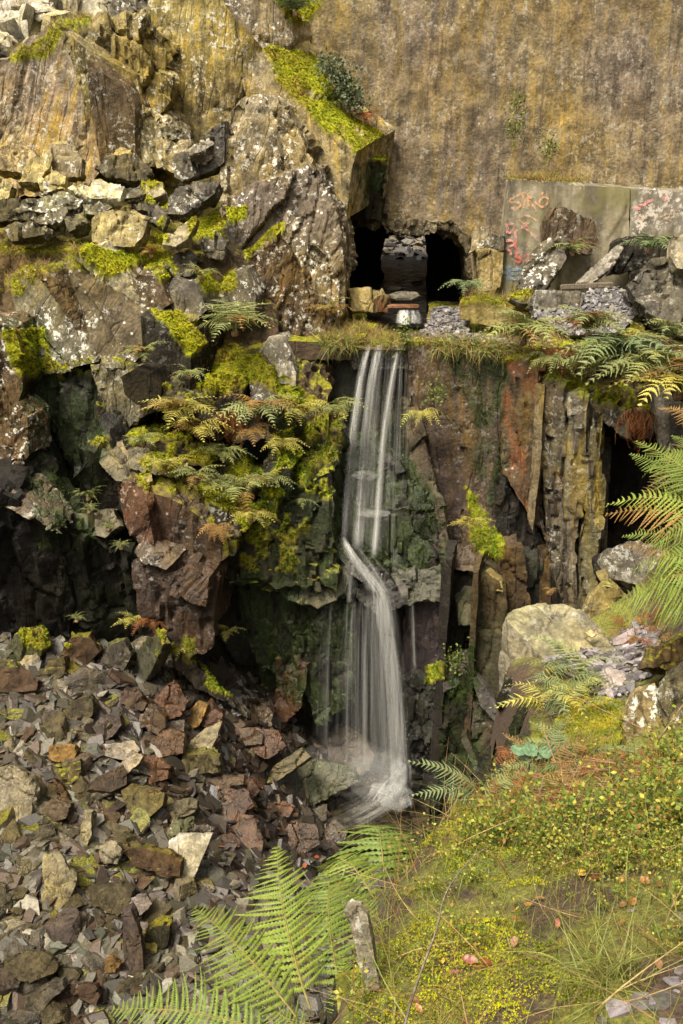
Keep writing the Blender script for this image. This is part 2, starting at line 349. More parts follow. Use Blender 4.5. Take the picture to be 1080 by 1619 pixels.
# ------------------------------------------------------------------ rock builders
_tmp = bpy.data.objects.new('scratch', bpy.data.meshes.new('scratch')); COL.objects.link(_tmp)
_rm = _tmp.modifiers.new('r', 'REMESH'); _rm.mode = 'SHARP'; _rm.use_smooth_shade = False; _rm.use_remove_disconnected = False; _rm.scale = .99; _rm.sharpness = 1.0
def remesh(me, vox):
    _tmp.data = me; v = read(me); _rm.octree_depth = int(min(8, max(3, math.ceil(math.log2((v.max(0) - v.min(0)).max() / (vox * 1.25))))))
    dg = bpy.context.evaluated_depsgraph_get(); dg.update()
    return bpy.data.meshes.new_from_object(_tmp.evaluated_get(dg))
def plane_pts(poly, d, yaw, lean, at=None):
    a, b = R(yaw), R(lean); n = np.array([math.sin(a) * math.cos(b), -math.cos(a) * math.cos(b), math.sin(b)])
    c = np.mean(np.array(poly, float), 0) if at is None else at
    p0 = W(c[0], c[1], d) if np.isscalar(d) else np.asarray(d); out = []
    for x, y in poly:
        r = ray(x, y); out.append(EYE + r * (np.dot(p0 - EYE, n) / np.dot(r, n)))
    return np.array(out)
def prism(front, ext, shrink=1.0):
    n = len(front); c = front.mean(0); back = c + (front - c) * shrink + np.array(ext, float)
    me = bpy.data.meshes.new('solid'); me.from_pydata(np.vstack([front, back]).tolist(), [], [list(range(n)), list(range(2 * n - 1, n - 1, -1))] + [[i, n + i, n + (i + 1) % n, (i + 1) % n] for i in range(n)])
    bm = bmesh.new(); bm.from_mesh(me); bmesh.ops.recalc_face_normals(bm, faces=bm.faces); bm.to_mesh(me); bm.free(); return me
def hull(pts):
    bm = bmesh.new()
    for p in pts: bm.verts.new(p)
    r = bmesh.ops.convex_hull(bm, input=bm.verts)
    bmesh.ops.delete(bm, geom=list({g for g in r['geom_interior'] + r['geom_unused'] if isinstance(g, bmesh.types.BMVert)}), context='VERTS')
    bmesh.ops.recalc_face_normals(bm, faces=bm.faces); me = bpy.data.meshes.new('solid'); bm.to_mesh(me); bm.free(); return me
def weather(me, A=.1, cell=.9, roll=0, seed=0, fine=.02, stretch=(1, 1, .42), cover=True, off=None, step=.5):
    """break a smooth solid into slate facets: tilted cells along the cleavage, then small chips"""
    v = read(me); me.update(); n = vnormals(me)
    p = v if off is None else v + off
    c, s = math.cos(R(roll)), math.sin(R(roll)); q = np.stack([p[:, 0] * c + p[:, 2] * s, p[:, 1], -p[:, 0] * s + p[:, 2] * c], 1)
    w = q + .18 * np.stack([fbm(q * 1.3, 2, 5), fbm(q * 1.3, 2, 6), fbm(q * 1.3, 2, 7)], 1)
    k = np.array(stretch) / cell
    f1, f2, cid, vec = voro(w * k, seed)
    d = A * ((cid[:, 0] - .5) * step * 2 + (vec * (cid - .5)).sum(1) * 1.6)
    g1, g2, cid2, vec2 = voro(w * k * 2.9, seed + 9)
    d += A * .38 * ((cid2[:, 0] - .5) * step * 2 + (vec2 * (cid2 - .5)).sum(1) * 1.6)
    d -= A * .5 * np.clip(1 - (f2 - f1) / .07, 0, 1)                     # open joints
    rib = _h(np.floor(w[:, 0] * 4.2 / max(cell, .3) + .4 * w[:, 1]).astype(np.int64), np.floor(w[:, 2] * .35 / cell).astype(np.int64), np.zeros(len(w), np.int64), seed + 4) - .5
    d += A * .45 * rib
    d += fine * fbm(q * np.array([7, 7, 3.0]), 4, seed + 3)
    v = v + n * d[:, None]
    if cover:
        mo, al = covers(v, n)
        if mo.any(): v = v + (n * .35 + np.array([0, 0, .65])) * (mo * (.035 + .05 * np.clip(fbm(v * 3.3, 3, 8) + .35, 0, 1)))[:, None]
    me.vertices.foreach_set('co', v.astype(np.float32).ravel())
    if cover:
        for nm, val in (('moss_cover', mo), ('algae_cover', al)):
            a = me.attributes.new(nm, 'FLOAT', 'POINT'); a.data.foreach_set('value', val.astype(np.float32))
    me.polygons.foreach_set('use_smooth', np.ones(len(me.polygons), bool)); me.update(); me.set_sharp_from_angle(angle=R(32)); return me
C = dict(g=(.098, .092, .077), o=(.175, .148, .068), b=(.076, .056, .036), r=(.044, .029, .020), d=(.021, .018, .0145), m=(.178, .150, .115), p=(.27, .255, .205), t=(.215, .185, .11), k=(.012, .0105, .009), w=(.142, .118, .086))  # k: near-black that puts the shade of overhangs and hollows into the rock
ROCKS = []
def props(o, c, **k):
    o.color = (*(C[c] if isinstance(c, str) else c), 1)
    for a in ('moss', 'lichen', 'rust', 'wet', 'algae', 'streak', 'roll'): o[a] = float(k.get(a, 0.0))
    o['crack'] = float(k.get('crack', 1.0))
    return o
_sd = [100]
def rk(parent, poly, d, c='g', yaw=0, lean=0, ext=(0, 1, 0), vox=.065, A=.09, cell=.9, name='rock_slab', stretch=(1, 1, .42), fine=.02, step=.5, **k):
    _sd[0] += 17
    me = remesh(prism(plane_pts(poly, d, yaw, lean), ext), vox)
    weather(me, A, cell, k.get('roll', 0), _sd[0], fine, stretch, step=step)
    o = link(name, me, M['rock'], parent); props(o, c, **k); ROCKS.append(o); return o
def stone(name, poly, d, c='g', yaw=0, lean=20, th=.5, vox=.045, A=.05, cell=.5, shrink=.72, label='', cat='rock', group=None, ext=None, mat='rock', parent=None, fine=.012, stretch=(1, 1, .42), **k):
    """a loose stone: traced outline with real thickness behind it"""
    _sd[0] += 13; f = plane_pts(poly, d, yaw, lean); a, b = R(yaw), R(lean)
    n = np.array([math.sin(a) * math.cos(b), -math.cos(a) * math.cos(b), math.sin(b)]); e = -n * th if ext is None else np.array(ext, float)
    c0 = f.mean(0); pts = np.vstack([f, c0 + (f - c0) * 1.03 + e * .45, c0 + (f - c0) * shrink + e])
    me = hull(pts)
    me = remesh(me, vox); weather(me, A, cell, k.get('roll', 0), _sd[0], fine, stretch)
    base = c0 + e * .5
    v = read(me) - base; me.vertices.foreach_set('co', v.astype(np.float32).ravel()); me.update()
    o = link(name, me, M[mat], parent); o.location = base
    props(o, c, **k)
    if label: tag(o, label, cat, group)
    ROCKS.append(o); return o

# ------------------------------------------------------------------ the quarry walls
S = 'structure'
wall = empty('quarry_wall', W(800, 300, 21.5), kind=S, label='tall flat quarry wall of brown slate above the tunnel')
TUN = [(760,520),(750,470),(747,425),(742,392),(730,371),(712,361),(690,357),(668,362),(645,367),(622,361),(604,353),(588,343),(566,348),(550,364),(544,395),(540,520)]
rk(wall, [(470,-330),(1330,-330),(1330,520)] + TUN + [(470,520)], 21.6, 'w', yaw=-5, lean=5, ext=(0,2.2,0), vox=.085, A=.045, cell=1.9, name='wall_face', stretch=(1,1,.2), fine=.055, streak=.6, crack=.12, lichen=.25, rust=.05, step=.35)
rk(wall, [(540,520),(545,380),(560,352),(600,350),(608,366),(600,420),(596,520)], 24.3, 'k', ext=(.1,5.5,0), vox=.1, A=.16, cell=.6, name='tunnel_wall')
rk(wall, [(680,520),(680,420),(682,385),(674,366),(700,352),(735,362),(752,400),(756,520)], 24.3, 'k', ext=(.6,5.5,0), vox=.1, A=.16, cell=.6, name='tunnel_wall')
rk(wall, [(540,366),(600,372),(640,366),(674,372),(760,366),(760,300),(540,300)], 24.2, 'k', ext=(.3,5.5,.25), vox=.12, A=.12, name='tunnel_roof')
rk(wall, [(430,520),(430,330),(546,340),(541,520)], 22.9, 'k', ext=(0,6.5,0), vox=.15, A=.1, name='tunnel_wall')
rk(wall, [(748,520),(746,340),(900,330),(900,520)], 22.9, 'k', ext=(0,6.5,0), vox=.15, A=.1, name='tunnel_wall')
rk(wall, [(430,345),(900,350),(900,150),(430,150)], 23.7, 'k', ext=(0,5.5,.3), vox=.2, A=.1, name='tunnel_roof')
for q in ([(598,338),(622,346),(648,354),(652,374),(630,372),(606,364)], [(646,352),(676,348),(694,350),(690,366),(664,374),(650,372)], [(692,348),(716,350),(730,362),(722,376),(706,368),(690,366)], [(726,362),(744,376),(752,400),(752,440),(744,438),(740,400),(724,378)], [(556,344),(578,334),(602,342),(600,362),(580,354),(560,362)]):
    rk(wall, q, 21.5, (.10,.083,.056), yaw=-5, lean=-6, ext=(0,.7,0), vox=.05, A=.12, cell=.35, name='arch_rock', lichen=.3)
fw = empty('far_quarry_wall', W(640, 380, 37), kind=S, label='brown slate face beyond the far end of the tunnel')
rk(fw, [(420,100),(900,100),(900,470),(420,470)], 37.2, 'b', yaw=8, lean=8, ext=(0,1.5,0), vox=.2, A=.2, cell=2, name='wall_face', streak=.7)

lc = empty('left_cliff', W(200, 200, 21), kind=S, label='olive streaked slate cliff above the rubble shelf')
rk(lc, [(235,-330),(530,-330),(540,300),(500,330),(235,330)], 22.2, 'o', yaw=6, lean=8, ext=(0,1.5,0), vox=.09, A=.06, cell=1.6, name='cliff_face', stretch=(1,1,.22), streak=.8, lichen=.7, roll=-6, step=.3)
rk(lc, [(-250,-330),(250,-330),(290,60),(120,60),(-250,140)], 26, 'p', lean=38, ext=(0,2,-1), vox=.2, A=.2, name='rubble_slope', lichen=.5)
rk(lc, [(328,-60),(350,0),(372,30),(414,76),(452,80),(458,60),(452,30),(428,-5),(415,-60)], 21.2, 'm', yaw=12, lean=6, ext=(.5,1.2,.1), streak=.4, lichen=1.0, A=.07)
rk(lc, [(405,84),(445,130),(500,195),(562,243),(556,268),(546,350),(530,350),(492,235),(458,188),(392,160),(383,130),(388,105)], 20.5, 't', yaw=-8, lean=4, ext=(.8,1.25,.42), A=.06, cell=1.2, streak=.8, lichen=.5, stretch=(1,1,.3))
rk(lc, [(558,245),(606,256),(614,290),(604,352),(575,345),(548,352),(546,300)], 21.0, 'd', yaw=15, lean=-14, ext=(0,1.2,0), A=.12, cell=.6, algae=.25)
rk(lc, [(-150,110),(8,92),(40,70),(76,38),(92,48),(112,82),(135,140),(152,205),(163,268),(130,310),(-150,320)], 20.6, 'm', yaw=-6, lean=10, ext=(.25,1.6,.2), A=.06, cell=1.1, stretch=(1.6,1,.14), streak=1.0, lichen=.45, roll=-16, rust=.2, step=.7)
rk(lc, [(92,50),(150,84),(217,119),(221,165),(205,200),(163,262),(140,175),(116,100)], 20.6, 'o', yaw=28, lean=8, ext=(.4,1.3,.1), A=.06, lichen=.5, streak=.5)
rk(lc, [(138,98),(188,134),(212,167),(214,262),(163,268),(147,180)], 20.3, 'b', yaw=22, lean=4, ext=(.4,1.2,.1), A=.06, lichen=.6, streak=.4)
rk(lc, [(120,52),(165,34),(200,28),(235,38),(262,60),(268,105),(262,150),(246,178),(222,160),(216,116),(150,78)], 21.3, 'o', yaw=10, lean=10, ext=(0,1.2,0), A=.26, cell=.75, lichen=.8, streak=.4, stretch=(1,1,.6))
rk(lc, [(208,165),(228,170),(262,188),(280,222),(262,270),(212,262)], 20.7, 't', yaw=10, lean=12, ext=(.2,1,.1), A=.1, cell=.5, lichen=.9)
rk(lc, [(160,5),(200,-30),(255,-30),(262,20),(230,45),(175,40)], 22.4, 'g', lean=20, ext=(0,1,0), A=.16, cell=.5, lichen=1)

bt = empty('buttress', W(450, 500, 18.6), kind=S, label='tall slate buttress standing left of the tunnel')
rk(bt, [(362,170),(372,158),(430,150),(458,185),(478,212),(500,270),(450,300),(400,318),(352,340),(350,262),(356,200)], 19.5, 't', yaw=14, lean=16, ext=(.2,1.4,0), A=.13, cell=.7, lichen=1.0, streak=.35, roll=-15, stretch=(1,1,.35))
rk(bt, [(352,330),(400,296),(452,276),(504,268),(528,330),(538,372),(541,445),(535,505),(500,475),(446,378),(396,412),(368,385)], 19.0, 'w', yaw=10, lean=12, ext=(.2,1.4,0), A=.13, cell=.7, lichen=1.15, roll=-20, stretch=(1,1,.3))
rk(bt, [(386,410),(442,374),(472,420),(505,478),(537,502),(534,560),(524,655),(505,618),(468,592),(444,540),(424,500)], 18.5, 'b', yaw=12, lean=9, ext=(.2,1.6,0), A=.10, cell=.55, lichen=.75, streak=.8, rust=.12, roll=-16, stretch=(1.5,1,.16))
rk(bt, [(528,340),(546,350),(552,380),(545,470),(535,500),(538,420)], 19.6, 'g', yaw=25, lean=2, ext=(0,1.4,0), A=.06, algae=.3)

tc = empty('left_terrace', W(200, 500, 17), kind=S, label='stepped slate terraces with moss and ferns below the rubble shelf')
rk(tc, [(-260,395),(0,398),(120,402),(190,415),(262,422),(352,400),(395,440),(440,520),(440,700),(-260,700)], 18.0, 'b', lean=6, ext=(0,4.2,1.35), vox=.1, A=.12, name='shelf', moss=.5)
for q, dd, cc_, yw, li in [([(16,448),(30,430),(46,424),(62,434),(112,505),(152,572),(112,582),(70,534),(28,514)], 17.35, 'g', -26, 1.4), ([(58,436),(80,436),(104,470),(134,512),(160,574),(146,576),(112,512),(84,470)], 16.95, 'b', 26, .6),
        ([(80,440),(92,428),(104,412),(140,455),(176,520),(200,566),(192,584),(158,584),(130,512)], 17.1, (.085,.072,.052), -24, 1.1), ([(102,414),(118,405),(150,432),(196,480),(222,500),(226,560),(206,580),(196,562),(160,490)], 16.75, (.09,.075,.055), 4, 1.2), ([(116,405),(134,400),(176,436),(226,484),(236,502),(222,502),(190,476)], 16.95, 'p', 30, .4), ([(20,512),(48,530),(80,560),(112,588),(70,592),(30,560)], 17.1, 'g', -20, 1.0)]:
    rk(tc, q, dd, cc_, yaw=yw, lean=13, ext=(.35,1.0,.15), vox=.05, A=.03, cell=1.0, lichen=li, roll=-32, streak=.3, stretch=(1.4,1,.16))
rk(tc, [(184,424),(204,407),(226,432),(236,462),(212,470),(198,448)], 17.5, 'b', yaw=10, lean=10, ext=(.2,.8,0), A=.06, lichen=.6)
rk(tc, [(205,446),(216,432),(250,436),(270,482),(246,498),(212,474)], 17.2, 'b', yaw=8, lean=14, ext=(.2,.8,.1), A=.06, lichen=.9)
rk(tc, [(256,470),(272,438),(314,448),(330,492),(304,512),(266,504)], 17.3, 'g', yaw=-6, lean=16, ext=(.2,.9,.1), A=.07, lichen=1.2)
rk(tc, [(342,470),(372,430),(388,428),(405,470),(400,500),(356,512)], 17.8, 'g', yaw=-6, lean=14, ext=(.2,.9,.1), A=.07, lichen=1.2)
rk(tc, [(222,500),(252,512),(280,532),(302,562),(298,618),(272,612),(240,592),(226,566)], 16.8, 'd', yaw=12, lean=4, ext=(.5,1,.25), A=.05, cell=1.2, lichen=.25)
rk(tc, [(298,560),(420,560),(520,640),(520,700),(300,700)], 17.3, 'b', lean=22, ext=(0,1.2,.6), A=.14, moss=.8, cell=.6)
rk(tc, [(-220,510),(0,514),(22,520),(34,562),(40,612),(27,640),(46,682),(42,735),(0,760),(-220,760)], 16.0, 'b', yaw=16, lean=8, ext=(0,1.2,0), A=.1, cell=.7, lichen=1.1, rust=.08, stretch=(1,1,.3))
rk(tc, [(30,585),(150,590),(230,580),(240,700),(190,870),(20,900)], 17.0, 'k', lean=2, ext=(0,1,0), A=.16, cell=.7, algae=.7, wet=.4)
rk(tc, [(138,586),(180,578),(222,577),(246,592),(254,642),(218,664),(196,690),(166,645)], 16.5, 'g', yaw=8, lean=6, ext=(.2,1,0), A=.09, cell=.6, lichen=.4)
rk(tc, [(190,596),(212,584),(240,590),(253,612),(252,650),(214,640),(196,625)], 16.2, 'd', yaw=16, lean=4, ext=(.2,.9,0), A=.05, cell=.8)
rk(tc, [(330,600),(350,590),(372,592),(388,612),(382,645),(345,648),(328,622)], 16.9, 'd', yaw=-4, lean=4, ext=(.1,.7,0), A=.07, cell=.4, lichen=.3)
rk(tc, [(390,585),(408,562),(430,590),(440,640),(395,650)], 17.0, 'g', yaw=-8, lean=16, ext=(.1,.8,0), A=.06, lichen=1.3)
rk(tc, [(412,560),(425,538),(446,535),(470,590),(468,612),(440,600)], 17.4, 'p', yaw=-4, lean=18, ext=(.1,.8,0), A=.06, lichen=1.4)
rk(tc, [(118,706),(150,716),(182,762),(200,800),(196,850),(160,860),(128,832)], 15.7, 'k', yaw=24, lean=-12, ext=(.35,1.4,.45), A=.09, wet=.45, lichen=.15)  # shade under the slab given as near-black colour
rk(tc, [(150,706),(200,690),(235,720),(240,760),(205,775),(180,760)], 15.75, 'm', yaw=10, lean=48, ext=(.0,.5,-.5), A=.06, wet=.5, roll=-50, streak=.4)
rk(tc, [(183,757),(224,776),(262,786),(290,800),(322,822),(362,858),(366,884),(322,908),(300,902),(246,888),(226,872),(205,832),(187,802)], 15.4, 'r', yaw=-6, lean=3, ext=(.4,2.2,.55), A=.10, cell=.7, wet=.45, lichen=.35, rust=.12, streak=.5, moss=.6, stretch=(1.2,1,.3))
rk(tc, [(200,765),(300,800),(360,850),(430,850),(470,770),(530,740),(530,930),(360,930),(250,840)], 16.0, 'd', yaw=4, lean=10, ext=(.2,2.0,.8), A=.16, cell=.6, moss=.8, algae=.6, wet=.3)
rk(tc, [(212,902),(246,886),(278,880),(322,902),(348,912),(342,952),(334,1020),(300,1040),(268,1000),(228,965)], 15.0, 'r', yaw=4, lean=2, ext=(.2,1.4,.15), A=.12, cell=.6, wet=.45, lichen=.2, rust=.15, stretch=(1.2,1,.35))
rk(tc, [(-240,775),(0,778),(30,792),(62,818),(98,852),(120,960),(100,1060),(-240,1060)], 15.0, 'k', yaw=4, lean=-16, ext=(0,1.6,.25), A=.14, cell=.7, wet=.1)  # overhang coloured near-black to stand in for its shade
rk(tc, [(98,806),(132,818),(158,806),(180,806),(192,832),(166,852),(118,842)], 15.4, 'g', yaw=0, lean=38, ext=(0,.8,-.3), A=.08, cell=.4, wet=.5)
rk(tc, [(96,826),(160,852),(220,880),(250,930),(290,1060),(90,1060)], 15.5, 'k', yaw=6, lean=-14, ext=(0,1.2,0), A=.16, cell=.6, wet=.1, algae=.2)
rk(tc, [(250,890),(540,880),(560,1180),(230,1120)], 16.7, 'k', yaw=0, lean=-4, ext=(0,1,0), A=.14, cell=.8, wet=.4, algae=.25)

for q, dd, cc_, yw, ln, kw in [([(196,690),(260,700),(330,726),(336,742),(262,728),(200,712)], 16.0, 'd', 4, 20, dict(moss=.6)), ([(204,712),(250,722),(288,744),(280,760),(230,748),(200,736)], 15.7, 'g', 6, 40, dict(wet=.4, lichen=.5)), ([(126,704),(150,698),(196,738),(206,762),(182,762),(150,722)], 15.55, 'g', 10, 50, dict(wet=.6)), ([(0,770),(26,772),(66,812),(92,846),(60,826),(10,800)], 14.75, 'b', 6, 46, dict(wet=.5, lichen=.6)),
        ([(228,852),(262,866),(284,880),(262,900),(226,890),(214,872)], 14.95, 'b', 4, 46, dict(wet=.6, lichen=.5)), ([(262,905),(300,896),(330,914),(326,960),(300,950),(268,940)], 14.75, (.055,.036,.025), -8, 12, dict(wet=.5)), ([(184,760),(206,764),(232,800),(246,870),(226,868),(200,826)], 15.2, (.075,.04,.024), -26, 4, dict(rust=.35, lichen=.4, wet=.3)),
        ([(420,640),(440,628),(462,640),(470,690),(432,700)], 16.6, 'd', -6, 10, dict(algae=.5)), ([(330,800),(362,812),(396,840),(360,858),(330,840)], 15.5, 'd', 4, 22, dict(lichen=.4)), ([(408,740),(436,720),(462,742),(452,790),(416,790)], 15.9, 'd', -6, 16, dict(lichen=.3, moss=.5)), ([(280,618),(330,640),(352,668),(330,690),(286,664)], 16.5, 'd', 8, 10, dict(moss=.4)),
        ([(20,640),(44,660),(46,720),(28,740),(10,700)], 15.7, 'b', 20, 20, dict(lichen=.8, rust=.2)), ([(150,640),(190,650),(206,690),(180,706),(150,690)], 16.4, 'd', 6, 8, dict(moss=.5)), ([(236,600),(262,606),(300,640),(290,662),(250,640)], 16.3, 'g', 10, 24, dict(moss=.5, lichen=.5))]:
    rk(tc, q, dd, cc_, yaw=yw, lean=ln, ext=(.15,.8,0), vox=.045, A=.05, cell=.5, roll=-30, streak=.3, stretch=(1.4,1,.2), **kw)

# ------------------------------------------------------------------ the cliff behind the waterfall and to its right
fc = empty('waterfall_cliff', W(620, 800, 18), kind=S, label='dark wet slate cliff that the waterfall runs down')
rk(fc, [(478,548),(720,542),(800,900),(760,1330),(420,1330),(440,800)], 17.9, 'd', lean=5, ext=(0,1,0), vox=.08, A=.12, cell=.8, wet=.6, algae=.35, rust=.1, stretch=(1.2,1,.2), streak=.5)
rk(fc, [(428,705),(470,668),(520,652),(552,648),(556,720),(545,790),(500,850),(450,840),(425,770)], 17.3, 'd', lean=26, ext=(0,1,0), A=.16, cell=.5, algae=.9, wet=.3, moss=.6)
rk(fc, [(540,712),(600,700),(640,744),(560,748)], 17.2, 'd', lean=24, ext=(0,.8,0), A=.08, cell=.4, algae=.5, wet=.8)
rk(fc, [(545,746),(640,744),(668,772),(690,806),(560,806)], 17.05, 'd', lean=10, ext=(0,.9,0), A=.09, cell=.4, algae=.85, wet=.7)
rk(fc, [(480,850),(520,815),(556,806),(652,804),(690,812),(702,880),(650,905),(560,892),(510,880)], 16.85, 'd', lean=6, ext=(0,1,0), A=.12, cell=.5, algae=.95, wet=.5)
rk(fc, [(354,852),(400,840),(470,868),(520,850),(560,884),(546,935),(502,962),(432,935),(378,912)], 16.35, 'g', yaw=4, lean=32, ext=(.1,1.0,-.5), A=.12, cell=.45, wet=.7, algae=.5, moss=.7)
rk(fc, [(374,908),(440,930),(505,955),(560,940),(560,1110),(505,1140),(470,1080),(415,1062)], 16.3, 'k', yaw=-4, lean=-4, ext=(0,1,0), A=.14, cell=.5, wet=.4, algae=.95, stretch=(1.2,1,.25))
rk(fc, [(516,836),(528,840),(562,880),(572,920),(548,905),(530,875)], 16.3, 'd', yaw=-10, lean=25, ext=(.1,.6,-.2), vox=.045, A=.03, wet=.9)
rk(fc, [(558,890),(585,878),(612,905),(640,955),(600,975),(560,945)], 16.4, 'd', lean=24, ext=(.1,.8,-.3), A=.07, cell=.4, wet=.9)
rk(fc, [(585,884),(596,880),(640,906),(702,896),(716,912),(700,948),(646,956),(612,935)], 16.6, 'g', lean=30, ext=(0,.9,-.2), A=.1, cell=.35, wet=.6, algae=.4)
rk(fc, [(640,945),(702,938),(712,1010),(698,1090),(682,1190),(636,1180)], 16.7, (.055,.042,.042), yaw=-12, lean=-2, ext=(0,1,0), A=.08, cell=.8, wet=.4)
rk(fc, [(620,1080),(700,1062),(692,1280),(620,1290)], 16.3, 'd', yaw=-8, lean=10, ext=(0,1,0), A=.16, cell=.45, wet=.6, algae=.2)
rk(fc, [(640,546),(700,540),(812,548),(803,640),(793,862),(748,874),(702,884),(690,820),(652,722),(642,620)], 17.5, (.062,.044,.034), yaw=-6, lean=2, ext=(0,1.2,0), A=.09, cell=.9, wet=.45, streak=.9, lichen=.2, stretch=(1.3,1,.15), roll=6)
rk(fc, [(640,640),(660,640),(700,800),(712,884),(690,890),(650,760)], 17.2, 'b', yaw=-20, lean=12, ext=(0,.8,0), A=.08, cell=.5, wet=.4, algae=.35, roll=14)

pr = empty('prow', W(880, 750, 16.6), kind=S, label='streaked slate prow of upright columns right of the waterfall')
rk(pr, [(794,572),(826,566),(858,578),(854,700),(866,862),(846,835),(800,748),(788,700)], 16.95, 'b', yaw=-22, lean=-3, ext=(.5,1.4,0), A=.08, cell=.6, streak=.9, rust=1.0, lichen=.35, wet=.35, stretch=(1.4,1,.16), roll=4, step=.7)
rk(pr, [(852,592),(884,602),(912,622),(946,642),(940,760),(925,965),(898,965),(862,872),(852,720)], 16.6, (.085,.074,.056), yaw=-6, lean=-3, ext=(0,1.5,0), A=.09, cell=.5, streak=1.0, rust=.18, lichen=.5, wet=.3, stretch=(1.5,1,.14), roll=5, step=.7)
rk(pr, [(905,632),(936,642),(926,760),(908,860),(912,966),(892,966),(884,862),(898,760)], 16.5, (.14,.128,.10), yaw=-12, lean=-2, ext=(.1,.8,0), A=.13, cell=.6, streak=1.0, lichen=.4, rust=.12, wet=.2, stretch=(1.6,1,.12), roll=7)
rk(pr, [(936,640),(958,650),(954,740),(944,840),(934,966),(912,966),(912,870),(928,760)], 16.45, (.13,.12,.075), yaw=8, lean=-2, ext=(.1,.9,0), A=.13, cell=.6, lichen=.4, streak=1.0, wet=.2, stretch=(1.6,1,.12), roll=7)
rk(pr, [(846,610),(862,608),(852,760),(842,840),(834,820),(842,720)], 16.6, 'w', yaw=-30, lean=-2, ext=(.2,.6,0), vox=.05, A=.03, cell=.4, streak=.8, roll=5)
rk(pr, [(786,745),(830,800),(866,862),(880,970),(786,975)], 17.2, 'd', yaw=-8, lean=-3, ext=(0,1,0), A=.09, cell=.5, streak=.5, wet=.4, stretch=(1.4,1,.2))
rk(pr, [(852,870),(870,868),(872,965),(852,965)], 16.9, 'b', yaw=-12, ext=(0,.6,0), vox=.05, A=.04, streak=.6)
rk(pr, [(880,868),(892,868),(893,965),(878,965)], 16.7, 'd', yaw=-12, ext=(0,.6,0), vox=.05, A=.04, streak=.6)
rk(pr, [(954,668),(1200,690),(1200,900),(944,900)], 17.7, 'k', yaw=-6, lean=-6, ext=(0,1,0), vox=.09, A=.15, cell=.7, streak=.5)
rk(pr, [(952,690),(966,692),(962,780),(956,905),(944,905),(946,800)], 17.2, 'g', yaw=-12, lean=-2, ext=(0,.8,0), vox=.05, A=.04, streak=.8)
rk(pr, [(1036,600),(1056,590),(1064,650),(1068,716),(1044,712),(1034,660)], 16.3, 'p', yaw=-12, lean=4, ext=(.1,.5,0), vox=.05, A=.05, lichen=.8)
rk(pr, [(1060,640),(1076,638),(1084,720),(1066,724)], 16.2, 'g', yaw=-12, lean=4, ext=(.1,.5,0), vox=.05, A=.04)
rk(pr, [(1000,600),(1240,600),(1240,690),(1010,690),(952,662)], 16.9, 'b', lean=12, ext=(0,1.2,0), A=.14, cell=.5, moss=.7)
rk(pr, [(842,585),(900,600),(960,640),(1010,680),(990,692),(930,650),(850,612)], 16.7, 'g', lean=30, ext=(0,1,0), A=.14, cell=.3, lichen=.8, moss=.3)

rc = empty('lower_cliff', W(740, 1000, 16), kind=S, label='dark ribbed slate below the prow, right of the lower fall')
rk(rc, [(690,880),(760,872),(960,900),(1100,1330),(660,1330)], 16.95, 'd', yaw=-4, lean=0, ext=(0,1,0), A=.14, cell=.6, wet=.4, algae=.25)
rk(rc, [(700,884),(714,886),(706,1010),(692,1260),(676,1260),(688,1080)], 16.0, 'd', yaw=-28, lean=-2, ext=(.2,.9,0), vox=.05, A=.03, cell=.5, wet=.3)
rk(rc, [(757,906),(800,934),(806,1012),(802,1112),(746,1090),(750,980)], 16.1, (.07,.058,.036), yaw=-16, lean=0, ext=(.1,1,0), A=.06, cell=.7, algae=.3)
rk(rc, [(745,905),(757,903),(753,1000),(738,1255),(728,1255),(740,1040)], 15.9, 'b', yaw=-30, lean=-2, ext=(.2,.8,0), vox=.05, A=.03, algae=.2)
rk(rc, [(788,868),(826,866),(838,960),(800,968),(790,935)], 16.6, 'b', yaw=-6, lean=0, ext=(0,1,0), A=.05, cell=.5, streak=.4)
rk(rc, [(702,880),(745,868),(770,880),(760,905),(716,902)], 16.5, 'b', lean=36, ext=(0,.8,-.2), A=.08, cell=.3, wet=.75)
rk(rc, [(714,902),(758,906),(752,1012),(712,1024)], 16.5, 'd', yaw=-8, lean=-2, ext=(0,.8,0), A=.06, cell=.5, algae=.3)
rk(rc, [(722,955),(738,936),(758,940),(756,985),(724,992)], 16.15, 'g', lean=16, ext=(0,.6,0), vox=.05, A=.05, algae=.5)
rk(rc, [(760,906),(775,895),(796,910),(797,938),(778,935)], 16.2, 'o', lean=50, ext=(0,.5,-.3), vox=.05, A=.04)
rk(rc, [(706,1040),(744,1030),(742,1080),(704,1090)], 16.1, 'r', lean=30, ext=(0,.7,-.1), A=.1, cell=.25, wet=.8)
rk(rc, [(700,1085),(745,1078),(740,1260),(690,1265)], 16.0, 'd', yaw=-6, ext=(0,.8,0), A=.10, cell=.4, algae=.5)
rk(rc, [(745,1070),(760,1075),(790,1120),(782,1140),(760,1115)], 15.7, 'g', yaw=-10, lean=20, ext=(0,.6,0), vox=.05, A=.03, cell=.5)
rk(rc, [(748,1110),(800,1125),(812,1200),(800,1270),(745,1270)], 15.6, 'b', yaw=-10, lean=8, ext=(0,.8,0), A=.14, cell=.35, lichen=.3, algae=.25, wet=.3)
rk(rc, [(728,1170),(738,1160),(764,1225),(756,1240)], 15.5, 'r', yaw=-20, lean=20, ext=(.1,.5,0), vox=.04, A=.03, wet=.6)

